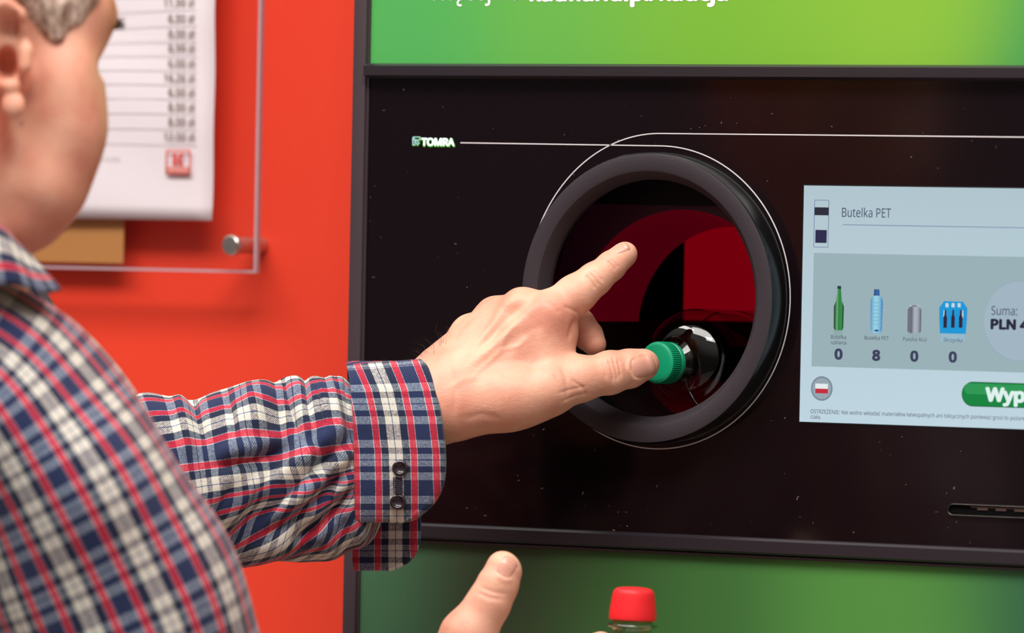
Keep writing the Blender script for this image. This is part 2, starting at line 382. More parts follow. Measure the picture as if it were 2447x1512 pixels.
# inlet ring
def place_center(u, v, y):
    q = onp(u, v, y); return q
RY = -.019
rc = onp(1542, 712, RY)
m_ring = mat('ring plastic', (52, 46, 52), .5, bump=.12, bscale=700, spec=.35)
prof = [(.0905, 0), (.0902, -.0165), (.0892, -.0186), (.0876, -.0190), (.0803, -.0190), (.0786, -.0183), (.0738, -.0120), (.0734, -.0105), (.0734, -.0085), (.0800, -.0075), (.0800, 0)]
Mr = Matrix.Translation((rc[0], 0, rc[2])) @ Matrix(((1, 0, 0, 0), (0, 0, 1, 0), (0, -1, 0, 0), (0, 0, 0, 1)))
def axis_y(p): return [(x, z, y) for x, y, z in p]
V, Fc = lathe(prof, 160, True)
V = [(rc[0] + x, z, rc[2] + y) for x, y, z in V]
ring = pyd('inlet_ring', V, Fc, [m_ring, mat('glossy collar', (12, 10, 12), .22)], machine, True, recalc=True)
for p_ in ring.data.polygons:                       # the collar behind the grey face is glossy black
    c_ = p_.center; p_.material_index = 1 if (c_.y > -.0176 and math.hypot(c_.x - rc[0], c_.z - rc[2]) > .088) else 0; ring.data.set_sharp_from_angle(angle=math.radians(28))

# lines printed round the inlet
m_line = mat('silver line', (214, 208, 212), .4)
RA, RB = .0940, .1017
a = pp(1101, 341); ptsA = [(a[0] + (0 - a[0]) * i / 20, a[1] + (RA - a[1]) * i / 20) for i in range(20)] + [(RA * math.sin(t), RA * math.cos(t)) for t in np.linspace(0, PI * 1.18, 90)]
ribbon('trim_line', ptsA, .0007, 0, m_line, machine)
b = pp(2447, 328); ptsB = [(XR - .001, RB - .0004)] + [(.5 * (1 - i / 30), RB - .0004 * (1 - i / 30)) for i in range(30)] + [(-RB * .935 * math.sin(t), RB * math.cos(t)) for t in np.linspace(0, math.radians(74), 60)]
ribbon('trim_line', ptsB, .0007, 0, m_line, machine)

# maker's mark
m_logo = glow('mark white', (240, 255, 250), 1.7); m_halo = glow('mark green halo', (96, 190, 60), .8)  # green layer paints the halo of light round the letters and emblem
lg = text('logo', 'TOMRA', 1008, 347, 77, m_logo, machine, y=-.0004, cap=17, bold=.09, gap=.98)
hl = text('logo_halo', 'TOMRA', 1008, 349, 78.5, m_halo, None, y=0, cap=17.5, bold=.17, gap=.98); keep(hl, lg)
def stroke(name, P, w, y, mt, par):
    o = ribbon(name, [pp(*p) for p in P], w, y, mt, None); keep(o, par); return o
def emblem(dx, dy, w, y, mt, nm):
    segs = [[(987, 346), (987, 330), (989, 327), (1004, 327), (1004, 334), (988, 334)], [(988, 346), (992, 346), (992, 338)], [(989, 328), (996, 342), (998, 346), (1002, 341), (996, 334)]]
    bm = bmesh.new()
    for sg in segs:
        P = [pp(u + dx, v + dy) for u, v in sg]
        for i in range(len(P) - 1):
            (x0, z0), (x1, z1) = P[i], P[i + 1]; l = math.hypot(x1 - x0, z1 - z0); ux, uz = (x1 - x0) / l, (z1 - z0) / l; nx, nz = -uz * w / 2, ux * w / 2; ex, ez = ux * w / 2, uz * w / 2
            q = [(x0 - ex + nx, z0 - ez + nz), (x1 + ex + nx, z1 + ez + nz), (x1 + ex - nx, z1 + ez - nz), (x0 - ex - nx, z0 - ez - nz)]
            f = [bm.verts.new((x, y - .0003, z)) for x, z in q]; g = [bm.verts.new((x, y, z)) for x, z in q]
            bm.faces.new(f)
            for k in range(4): bm.faces.new((f[k], g[k], g[(k + 1) % 4], f[(k + 1) % 4]))
    return bobj(nm, bm, mt)
keep(emblem(0, 0, .0004, -.0003, glow('emblem white', (200, 232, 250), .9), 'emblem'), lg); keep(emblem(.5, 1, .0009, 0, m_halo, 'emblem_halo'), lg)

# ---- chamber behind the inlet
m_dark = mat('chamber black', (6, 4, 6), .5, spec=.2); m_tray = mat('tray black', (3, 2, 3), .6, spec=.1)
m_maroon = mat('dark red liner', (34, 6, 14), .4, emit=(18, 2, 8), estr=.6)
m_red1 = mat('lit red tunnel', (60, 4, 12), .45, emit=(86, 0, 16), estr=.6); m_red2 = mat('lit red window', (70, 4, 12), .4, emit=(122, 0, 14), estr=.85)
zc = onp(1650, 800, .031)[2]
ch = box('chamber', -.125, .125, .205, .215, -.125, .085, m_dark, machine)
bm = bmesh.new(); bbox(bm, -.125, .125, .012, .21, -.130, -.125); bbox(bm, -.130, -.125, .012, .21, -.130, .09); bbox(bm, .125, .130, .012, .21, -.130, .09); bbox(bm, -.125, .125, .012, .21, .085, .09)
bobj('chamber_wall', bm, m_dark, machine)
V, Fc = lathe([(.125, .0309), (.0781, .031)], 96); pyd('tunnel_plate', [(x, z, zc + y) for x, y, z in V], Fc, m_maroon, machine, False, recalc=True)
V, Fc = lathe([(.0781, .031), (.0681, .094)], 128); pyd('light_tunnel', [(x, z, zc + y) for x, y, z in V], Fc, m_red1, machine, True)
V, Fc = lathe([(.0681, .094), (.124, .0941)], 96); pyd('tunnel_plate', [(x, z, zc + y) for x, y, z in V], Fc, m_dark, machine, False, recalc=True)
zf = onp(1560, 772, .03)[2]; zcg = onp(1560, 490, .03)[2]
xr_ = onp(1636, 700, .2)[0]
box('light_window', xr_, .12, .199, .204, zf + .0005, .08, m_red2, machine)
box('chamber_roof', -.120, .120, .0205, .198, zcg, .0845, m_dark, machine)
def trough():
    n = 40; P = []
    for i in range(n + 1):
        t = -PI / 2 + PI * i / n; P.append((.060 * math.sin(t), zf - (zf + .0815) * math.cos(t) ** .8 if math.cos(t) > 1e-6 else zf))
    P = [(-.115, zf)] + P + [(.115, zf)]
    nP = len(P); V = [(x, .0205, z) for x, z in P] + [(x, .198, z) for x, z in P] + [(x, .0205, -.122) for x, z in P]
    Fc = [(i, i + 1, nP + i + 1, nP + i) for i in range(nP - 1)] + [(2 * nP + i, 2 * nP + i + 1, i + 1, i) for i in range(nP - 1)]
    return pyd('tray', V, Fc, m_tray, machine, True)
trough().data.set_sharp_from_angle(angle=math.radians(30))

# ---- screen with everything it shows
SY = -.0006
def quad(name, P, mt, par, y=SY, th=.00015):
    o = poly(name, [pp(*p) for p in P][::-1], y, mt, None, th)
    return keep(o, par) if par is not None else o
def rectpx(u0, v0, u1, v1, slope=0.0):
    z0, z1 = onp(u0, v0)[2], onp(u0, v1)[2]; x0, x1 = onp(u0, v0)[0], onp(u1, v0)[0]
    return [(x0, z0), (x1, z0), (x1, z1), (x0, z1)]
def screen_mat():
    mt, nt, p, N, L = nodes('lit screen'); p.inputs['Base Color'].default_value = (.01, .01, .012, 1); p.inputs['Roughness'].default_value = .2
    tc = N('ShaderNodeTexCoord'); sp = N('ShaderNodeSeparateXYZ'); L(tc.outputs['Object'], sp.inputs[0])
    mr = N('ShaderNodeMapRange'); mr.inputs[1].default_value = -.075; mr.inputs[2].default_value = .075; L(sp.outputs[2], mr.inputs[0])
    cr = N('ShaderNodeValToRGB'); e = cr.color_ramp.elements; e[0].color = lin((188, 211, 222)) + (1,); e[1].color = lin((172, 194, 203)) + (1,)
    L(mr.outputs[0], cr.inputs[0]); L(cr.outputs[0], p.inputs['Emission Color']); p.inputs['Emission Strength'].default_value = 1.0
    return mt
s0 = pp(1922, 443); s1 = pp(1912, 1007); SX1 = XR - .12
xs = (s0[0] + s1[0]) / 2
bez = poly('screen_bezel', [(xs - .0009, s0[1] + .0009), (SX1, s0[1] + .0009), (SX1, s1[1] - .0009), (xs - .0009, s1[1] - .0009)], 0, mat('screen edge', (8, 7, 10), .4), machine, .0003)
screen = poly('screen', [(xs, s0[1]), (SX1, s0[1]), (SX1, s1[1]), (xs, s1[1])], -.0003, screen_mat(), machine, .0003)
def sub(o, label=None):
    keep(o, screen)
    if label: o['label'] = label
    return o
g_panel = glow('screen grey', (152, 176, 182)); g_ink = glow('screen ink', (58, 64, 92)); g_dark = glow('screen dark', (36, 38, 56)); g_line = glow('screen blue line', (104, 122, 156))
def panel_pts(): return [pp(1946, 604), (SX1 - .008, pp(1946, 604)[1]), (SX1 - .008, pp(1940, 875)[1]), pp(1940, 875)]
pn = panel_pts(); pn[3] = (pn[0][0], pn[3][1]); sub(poly('count_panel', pn, SY, g_panel, None, .0001))
# header icon
def outline(name, P, w, y, mt):
    P = P + [P[0]]; Q = []
    for i in range(len(P) - 1): Q += [(P[i][0] + (P[i + 1][0] - P[i][0]) * t, P[i][1] + (P[i + 1][1] - P[i][1]) * t) for t in (0, .03, .97)]
    return ribbon(name, Q + [P[0]], w, y, mt, None, .0001)
sub(outline('progress_icon', rectpx(1948, 478, 1982, 590), .00035, SY, g_line))
sub(poly('progress_block', rectpx(1948, 495, 1982, 514), SY, glow('block', (40, 44, 58)), None, .00012)); sub(poly('progress_block', rectpx(1950, 549, 1977, 580), SY, glow('block2', (42, 44, 76)), None, .00012))
T = lambda s, u, v, w, cap, mt=g_ink, bold=0, y=SY - .00012, gap=1.0: sub(text('lettering', s, u, v, w, mt, None, y=y, cap=cap, bold=bold, th=.00008, gap=gap))
T('Butelka PET', 2012, 518, 117, 21)
sub(poly('rule_line', [(pp(2015, 536)[0], pp(2015, 536)[1]), (SX1 - .01, pp(2015, 536)[1]), (SX1 - .01, pp(2015, 536)[1] - .0004), (pp(2015, 536)[0], pp(2015, 536)[1] - .0004)], SY, g_line, None, .0001))
def shape(name, cx, vtop, vbot, prof, mt, y=SY - .00012, label=None):
    """symmetric picture: prof rows (height fraction from top, half width px)"""
    zt, zb = onp(cx, vtop)[2], onp(cx, vbot)[2]; x = onp(cx, (vtop + vbot) / 2)[0]; k = 1 / S / math.cos(YAW)
    R_ = [(x + hw * k, zt + (zb - zt) * f) for f, hw in prof]; L_ = [(x - hw * k, zt + (zb - zt) * f) for f, hw in prof]
    return sub(poly(name, R_ + L_[::-1], y, mt, None, .00008), label)
def grad(name, stops, cx, hw):
    """displayed picture shading across its width"""
    mt, nt, p, N, L = nodes(name); p.inputs['Base Color'].default_value = (.01, .01, .01, 1); p.inputs['Roughness'].default_value = .25
    tc = N('ShaderNodeTexCoord'); sp = N('ShaderNodeSeparateXYZ'); L(tc.outputs['Object'], sp.inputs[0]); x = onp(cx, 740)[0]; k = hw / S / math.cos(YAW)
    mr = N('ShaderNodeMapRange'); mr.inputs[1].default_value = x - k; mr.inputs[2].default_value = x + k; L(sp.outputs[0], mr.inputs[0])
    cr = N('ShaderNodeValToRGB'); e = cr.color_ramp.elements
    for i, (q, c) in enumerate(stops):
        if i >= 2: e.new(q)
        e[i].position = q; e[i].color = lin(c) + (1,)
    L(mr.outputs[0], cr.inputs[0]); L(cr.outputs[0], p.inputs['Emission Color']); p.inputs['Emission Strength'].default_value = 1; return mt
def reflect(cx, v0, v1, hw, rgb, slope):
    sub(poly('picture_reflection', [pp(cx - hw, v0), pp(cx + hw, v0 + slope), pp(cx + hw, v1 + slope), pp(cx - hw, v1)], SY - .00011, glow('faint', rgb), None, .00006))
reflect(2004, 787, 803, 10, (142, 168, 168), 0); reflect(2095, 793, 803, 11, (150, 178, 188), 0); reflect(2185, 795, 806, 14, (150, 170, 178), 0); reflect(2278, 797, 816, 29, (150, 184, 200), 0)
bp = [(0, 4), (.05, 4.3), (.06, 3.9), (.20, 5), (.34, 6.6), (.40, 9), (.46, 11.2), (.93, 10.8), (.97, 10), (1, 8)]
shape('glass_bottle_icon', 2006, 683, 789, bp, grad('green glass', [(0, (14, 40, 34)), (.14, (30, 92, 52)), (.32, (96, 168, 112)), (.5, (34, 118, 60)), (.78, (36, 140, 66)), (.92, (16, 70, 40)), (1, (12, 34, 34))], 2006, 11))
shape('bottle_icon_mouth', 2007, 683, 690, [(0, 4), (1, 4.2)], glow('mouth', (20, 60, 60)), SY - .0002)
pb = [(0, 6), (.02, 10), (.10, 13), (.2, 13.5), (.9, 12.6), (.97, 11), (1, 7)]
shape('plastic_bottle_icon', 2096, 707, 795, pb, grad('blue bottle', [(0, (40, 116, 176)), (.12, (96, 172, 210)), (.4, (156, 206, 222)), (.7, (130, 190, 216)), (.9, (80, 150, 200)), (1, (38, 110, 176))], 2096, 13.5))
for i in range(7): shape('bottle_icon_rib', 2096, 722 + i * 8.6, 723.6 + i * 8.6, [(0, 11.6), (1, 11.6)], glow('rib', (112, 178, 208)), SY - .0002)
shape('bottle_icon_cap', 2096.5, 691, 706, [(0, 5.2), (.08, 5.8), (.75, 6), (.8, 7), (1, 6)], grad('cap blue', [(0, (16, 36, 96)), (.5, (34, 108, 176)), (1, (18, 40, 104))], 2096.5, 6.5)); shape('bottle_icon_base', 2096, 787, 792, [(0, 1), (.5, 6), (1, 2)], glow('basep', (24, 84, 140)), SY - .0002)
shape('can_icon', 2186.5, 731, 796, [(0, 11), (.04, 11.5), (.13, 15), (.92, 15), (.96, 13.5), (1, 9)], grad('can', [(0, (70, 76, 92)), (.12, (110, 116, 128)), (.3, (92, 98, 112)), (.55, (170, 178, 188)), (.8, (150, 158, 170)), (1, (78, 84, 100))], 2186.5, 15))
shape('can_icon_lid', 2187, 728, 733, [(0, 9), (.4, 12), (1, 11.5)], glow('lid', (176, 186, 196)), SY - .0002); shape('can_icon_tab', 2187, 729.5, 732, [(0, 4), (1, 8)], glow('tab', (84, 92, 108)), SY - .00028); shape('can_icon_tab', 2185, 724, 729, [(0, 1.4), (1, 1.4)], glow('tab2', (150, 160, 170)), SY - .00028)
m_crate = glow('crate blue', (26, 150, 214)); m_gap = glow('crate gap', (196, 216, 224)); m_bot = glow('crate bottle', (48, 34, 58))
cr0 = shape('crate_icon', 2279, 720, 797, [(0, 21.5), (.02, 22), (.2, 31), (.55, 30.6), (1, 28.5)], m_crate)
for k, dx in enumerate((-14.5, 0, 14.5)):
    shape('crate_icon_window', 2279 + dx, 724, 734, [(0, 2.4), (.2, 3.4), (1, 3.2)], m_gap, SY - .0002)
    shape('crate_icon_bottle', 2279 + dx * 1.28, 740, 783, [(0, 1.6), (.3, 2.2), (.42, 4), (1, 3.8)], m_bot, SY - .00028)
for dx in (-21.5, 23): shape('crate_icon_window', 2279 + dx, 741, 760, [(0, 1), (.8, 1.5), (1, .8)], m_gap, SY - .0002)
T('Butelka', 1986, 809, 36, 8.6); T('szklana', 1986, 822, 36, 8.6); T('Butelka PET', 2066, 811, 58, 8.6); T('Puszka ALU', 2158, 814, 56, 8.6); T('Skrzynka', 2255, 816, 45, 8.6)
for s_, u, v in (('0', 1996, 857), ('8', 2086, 860), ('0', 2177, 862), ('0', 2269, 864)): T(s_, u, v, 15.5, 22, g_ink, .11)
ctr = onp(2437, 767); rr = 91 / S
sub(poly('total_disc', circ(ctr[0], ctr[2], rr + .0003), SY - .0001, glow('disc edge', (140, 164, 178)), None, .00004)); sub(poly('total_disc', circ(ctr[0], ctr[2], rr), SY - .00012, glow('disc', (160, 180, 194)), None, .00006))
T('Suma:', 2369, 752, 62, 20, g_ink, 0, SY - .0002); T('PLN 4,00', 2369, 785, 134, 21, g_dark, .11, SY - .0002)
def pill(u0, vt, vb, inset):
    z1, z0 = onp(u0, vt)[2], onp(u0, vb)[2]; r_ = (z1 - z0) / 2 - inset; xc = onp(u0, vt)[0] + (z1 - z0) / 2; xe = SX1 - .02; zc_ = (z0 + z1) / 2
    return [(xc + r_ * math.cos(t), zc_ + r_ * math.sin(t)) for t in np.linspace(PI / 2, 1.5 * PI, 24)] + [(xe + r_ * math.cos(t), zc_ + r_ * math.sin(t)) for t in np.linspace(-PI / 2, PI / 2, 24)]
sub(poly('button', pill(2300, 911, 970, 0), SY, glow('button edge', (10, 92, 52)), None, .0001)); sub(poly('button_face', pill(2300, 911, 970, .0005), SY - .0001, glow('button green', (14, 130, 62)), None, .0001)); 
z1, z0 = onp(2300, 915)[2], onp(2300, 940)[2]
sub(poly('button_shine', [(q[0], q[1]) for q in pill(2306, 915, 941, 0)], SY - .0002, glow('button light', (44, 150, 84)), None, .00005))
T('Wypłać', 2357, 957, 150, 29, glow('button text', (222, 240, 238)), .11, SY - .0003)
fc = onp(1965, 928); sub(poly('language_button', circ(fc[0], fc[2], .0075), SY, glow('lang edge', (120, 136, 150)), None, .0001)); sub(poly('language_button_face', circ(fc[0], fc[2], .0065), SY - .0001, glow('lang face', (150, 165, 176)), None, .0001))
sub(poly('flag', rectpx(1950, 916, 1980, 928), SY - .0002, glow('flag white', (226, 234, 238)), None, .00006)); sub(poly('flag', rectpx(1950, 928, 1980, 939), SY - .0002, glow('flag red', (196, 44, 58)), None, .00006))
T('OSTRZEŻENIE: Nie wolno wkładać materiałów łatwopalnych ani toksycznych ponieważ grozi to pożarem', 1937, 987, 522, 9.2); T('ciała.', 1937, 1000, 25, 9.2)

# receipt slot
q0, q1 = onp(2266, 1202), onp(2266, 1231); zs, hs = (q0[2] + q1[2]) / 2, (q0[2] - q1[2]) / 2; xa, xb = q0[0] + hs, .34
def stadium(h): return [(xa - h * math.sin(t), zs + h * math.cos(t)) for t in np.linspace(0, PI, 20)] + [(xb + h * math.sin(t), zs - h * math.cos(t)) for t in np.linspace(0, PI, 20)]
A_, B_ = stadium(hs), stadium(hs * .80); n = len(A_)
V = [(x, -.0003, z) for x, z in A_] + [(x, -.0022, z) for x, z in [((p[0] + q[0]) / 2, (p[1] + q[1]) / 2) for p, q in zip(A_, B_)]] + [(x, -.0006, z) for x, z in B_]
Fc = []
for k in range(2):
    for i in range(n): Fc.append((k * n + i, k * n + (i + 1) % n, (k + 1) * n + (i + 1) % n, (k + 1) * n + i))
slot = pyd('slot_rim', V, Fc, mat('rim metal', (84, 81, 78), .22, metal=.9), machine, True, recalc=True)
keep(poly('slot_opening', stadium(hs * .84), -.0002, mat('slot black', (3, 3, 4), .8, spec=.1), None, .0002), slot)
bm = bmesh.new()
for i in range(6):
    x = xa + .020 + i * .0125; bbox(bm, x - .0036, x + .0036, -.0010, 0, zs + hs * .05, zs + hs * .6, .0003)
bbox(bm, xa + .012, xb, -.0008, 0, zs + hs * .42, zs + hs * .74)
keep(bobj('slot_comb', bm, mat('comb', (78, 62, 58), .5, spec=.2)), slot)
fix(machine)
for o in list(machine.children):
    for c_ in o.children: pass

# ================================================================ wall notice holder and what it holds
AY = WALL_Y - .023; HOLD_X = onp(612, 655, AY - .004)[0]; HB = onp(480, 648, AY - .004)[2]
holder = empty('notice_holder', (HOLD_X - .2, WALL_Y, HB), 'clear acrylic notice holder fixed to the red wall by steel standoffs', 'holder')
m_acr = thin('acrylic', (254, 254, 255), .03, 1.3); m_edge = mat('acrylic edge', (178, 150, 158), .25, spec=.6)
HX0 = HOLD_X - .42; HT = HB + .58
bm = bmesh.new(); bbox(bm, HX0, HOLD_X, AY - .004, AY - .001, HB, HT)
sheet = bobj('acrylic_sheet', bm, [m_acr, m_edge], holder)
for p in sheet.data.polygons: p.material_index = 0 if abs(p.normal.y) > .9 else 1
bm = bmesh.new(); w_ = .0016; bbox(bm, HOLD_X - w_, HOLD_X + .0004, AY - .0046, AY - .0006, HB - .0004, HT); bbox(bm, HX0, HOLD_X - w_, AY - .0046, AY - .0006, HB - .0004, HB + w_ * .8)
keep(bobj('polished_edge', bm, m_edge), sheet)
m_steel = mat('steel', (196, 188, 180), .28, metal=.9)
sc = onp(556, 586, AY - .012)
for dx, dz in ((0, 0), (-.40 + 2 * (HOLD_X - sc[0]), 0), (0, .5), (-.40 + 2 * (HOLD_X - sc[0]), .5)):
    V, Fc = lathe([(0, -.0160), (.0058, -.0158), (.0068, -.0148), (.0068, -.0100), (.0056, -.0098), (.0056, .0228), (0, .0228)], 32)
    pyd('standoff', [(sc[0] + dx + x, AY + z, sc[2] + dz + y) for x, y, z in V], Fc, m_steel, holder, True, recalc=True).data.set_sharp_from_angle(angle=math.radians(35))
fix(holder)
# price list
PY = AY + .0006
pr = onp(506, 400, PY)[0]; pbz = onp(505, 527, PY)[2]; pw = .21; ph = .297
def paper_mat():
    return mat('white paper', (230, 221, 223), .75, var=.012, bscale=25)
nx_, nz_ = 12, 30; V = []; Fc = []
for j in range(nz_ + 1):
    for i in range(nx_ + 1):
        x = pr - pw * i / nx_; z = pbz + ph * j / nz_
        V.append((x, PY + .0012 + .0007 * math.sin(7 * i / nx_ + 9 * j / nz_) + .0006 * math.sin(23 * j / nz_ - 5 * i / nx_), z))
for j in range(nz_):
    for i in range(nx_): a = j * (nx_ + 1) + i; Fc.append((a, a + nx_ + 1, a + nx_ + 2, a + 1))
plist = empty('price_list', (pr - pw / 2, PY, pbz), 'white printed price list with a column of prices, held behind the clear acrylic', 'paper')
sh = pyd('sheet', V, Fc, paper_mat(), plist, True); md = sh.modifiers.new('thick', 'SOLIDIFY'); md.thickness = .0002
m_pr = mat('grey print', (150, 134, 128), .7); m_rule = mat('rule print', (204, 196, 196), .7); m_rk = mat('red print', (214, 62, 48), .7)
rows = [(7, '11.99 zł', 392), (44, '6.50 zł', 402), (80, '8.00 zł', 402), (114, '8.99 zł', 402), (150, '6.00 zł', 402), (185, '16.26 zł', 392), (220, '6.00 zł', 402), (255, '8.00 zł', 402), (290, '8.00 zł', 402), (325, '12.00 zł', 392)]
PF = PY - .0002
for v, s_, u in rows:
    keep(text('price', s_, u, v + 9, 465 - u, m_pr, None, y=PF, cap=19, bold=.05, th=.0001), sh)
    a = onp(505, v + 18, PF); sh2 = box('rule', pr - .19, a[0] - .012, PF - .00005, PF, a[2], a[2] + .0005, m_rule); keep(sh2, sh)
a, b = onp(398, 360, PF), onp(453, 415, PF); x0, x1, z1, z0 = a[0], b[0], a[2], b[2]
lgk = poly('store_mark', [(x0, z0), (x1, z0), (x1, z0 + .0046), (x0, z0 + .0046)], PF, mat('pink print', (222, 140, 130), .7), None, .0001); keep(lgk, sh)
keep(outline('store_mark_frame', [(x0, z0), (x0, z1), (x1, z1), (x1, z0)], .0011, PF, m_rk), sh)
kx, kz = (x0 + x1) / 2, (z0 + z1) / 2 + .0018; u_ = .0042
for P in ([(-1, -1), (-.35, -1), (-.35, 1), (-1, 1)], [(-.2, .05), (.45, 1), (1, 1), (1, .75), (.45, -.02)], [(-.2, -.1), (.45, -.02), (1, -.8), (1, -1), (.4, -1)]):
    keep(poly('store_mark_letter', [(kx + x * u_, kz + z * u_) for x, z in P][::-1], PF, m_rk, None, .0001), sh)
keep(text('footnote', 'ceny za opak.', 226, 380, 62, m_pr, None, y=PF, cap=7, th=.0001), sh)
fix(plist)
# ochre strip of card showing below the list
ca, cb = onp(294, 640, AY + .0075), onp(-40, 640, AY + .0075)
card = box('card', cb[0], ca[0], AY + .0075, AY + .0082, HB + .004, HB + .30, mat('ochre card', (176, 120, 62), .7))
card['label'] = 'ochre card strip showing under the lower edge of the price list'; card['category'] = 'card'

# ================================================================ bottles
m_pet = thin('clear plastic', (236, 240, 240), .035, 1.5, .012); m_cap = mat('green cap', (14, 152, 108), .38, spec=.4)
def frame_from(o, ax):
    z = Vector(ax).normalized(); x = Vector((0, 0, 1)).cross(z).normalized(); y = z.cross(x)
    M = Matrix.Identity(4)
    for i in range(3): M[i][0], M[i][1], M[i][2], M[i][3] = x[i], y[i], z[i], o[i]
    return M
capc = onp(1567, 866, -.004)
ax = (math.sin(math.radians(6)), math.cos(math.radians(6)), -.02)
Mb = frame_from(capc, ax)
bottle = empty('plastic_bottle', tuple(capc), 'clear plastic bottle with a green cap lying in the machine inlet', 'bottle')
bprof = [(.0108, .010), (.0108, .0165), (.0165, .0166), (.0165, .0178), (.0118, .0180), (.0119, .0203)] + [(.0122 + .0224 * math.sin(t), .0210 + .023 * (1 - math.cos(t))) for t in np.linspace(.06, PI / 2, 9)] + [(.0346, .075), (.0338, .080), (.0346, .085), (.0346, .185), (.033, .194), (.026, .198), (0, .196)]
def fine(prof, n=4):
    P = np.array(prof); out = []
    for i in range(len(P) - 1):
        p0, p1, p2, p3 = P[max(i - 1, 0)], P[i], P[i + 1], P[min(i + 2, len(P) - 1)]
        for t in np.linspace(0, 1, n, endpoint=False): out.append(.5 * (2 * p1 + (p2 - p0) * t + (2 * p0 - 5 * p1 + 4 * p2 - p3) * t * t + (3 * p1 - p0 - 3 * p2 + p3) * t ** 3))
    out.append(P[-1]); return [(max(0, float(a)), float(b)) for a, b in out]
V, Fc = lathe(bprof[:5] + fine(bprof[4:], 4), 72, M=Mb); bo = pyd('body', V, Fc, m_pet, bottle, True, recalc=True)
CR = .0129
cprof = [(0, 0), (.0105, 0), (CR - .0016, .0001), (CR - .0003, .0009), (CR, .0022), (CR, .0098), (CR - .0005, .0102), (CR - .0004, .0108), (CR + .0001, .0112), (CR + .0001, .0138), (CR - .0006, .0146), (.0108, .0146)]
V, Fc = lathe(cprof, 240, M=Mb, amp=lambda k, j: (1 + (.018 if j % 4 < 2 else -.018)) if 4 <= k <= 5 else 1)
pyd('cap', V, Fc, m_cap, bottle, True, recalc=True).data.set_sharp_from_angle(angle=math.radians(32))
fix(bottle)
# bottle in the other hand, only its red cap and neck in view
d2 = .150
b2c = unp(1515, 1402, d2); up2 = -(unp(1511, 1512, d2) - unp(1516, 1402, d2)); up2 = up2 / np.linalg.norm(up2); k2 = 1 / S * (D - NEAR - d2) / D
bottle2 = empty('glass_bottle', tuple(b2c), 'pale green bottle with a smooth red cap, held up below the machine inlet', 'bottle')
x2 = Vector(RT); z2 = Vector(up2); y2 = z2.cross(x2).normalized(); x2 = y2.cross(z2)
M2 = Matrix.Identity(4)
for i in range(3): M2[i][0], M2[i][1], M2[i][2], M2[i][3] = x2[i], y2[i], z2[i], b2c[i]
c2 = [(0, 0), (20, -.6), (38, -3), (46, -8), (50, -16), (53, -35), (56, -60), (56.5, -74), (55, -79), (48, -79)]
V, Fc = lathe([(r * k2, z * k2) for r, z in fine(c2, 3)], 64, M=M2); pyd('cap', V, Fc, mat('red cap', (236, 40, 46), .45, spec=.3), bottle2, True, recalc=True)
m_gl = thin('pale green glass', (206, 226, 190), .05, 1.5, .12)
n2 = [(46, -70), (46, -82), (50, -83), (50, -86), (47, -88), (47, -89), (60, -90), (61, -93), (58, -96), (48, -98), (47, -104), (47, -108), (50, -118), (52, -150), (56, -190), (75, -240), (110, -310), (125, -380), (125, -760), (115, -790), (0, -795)]
V, Fc = lathe([(r * k2, z * k2) for r, z in n2], 64, M=M2); pyd('neck', V, Fc, m_gl, bottle2, True, recalc=True)
fix(bottle2)
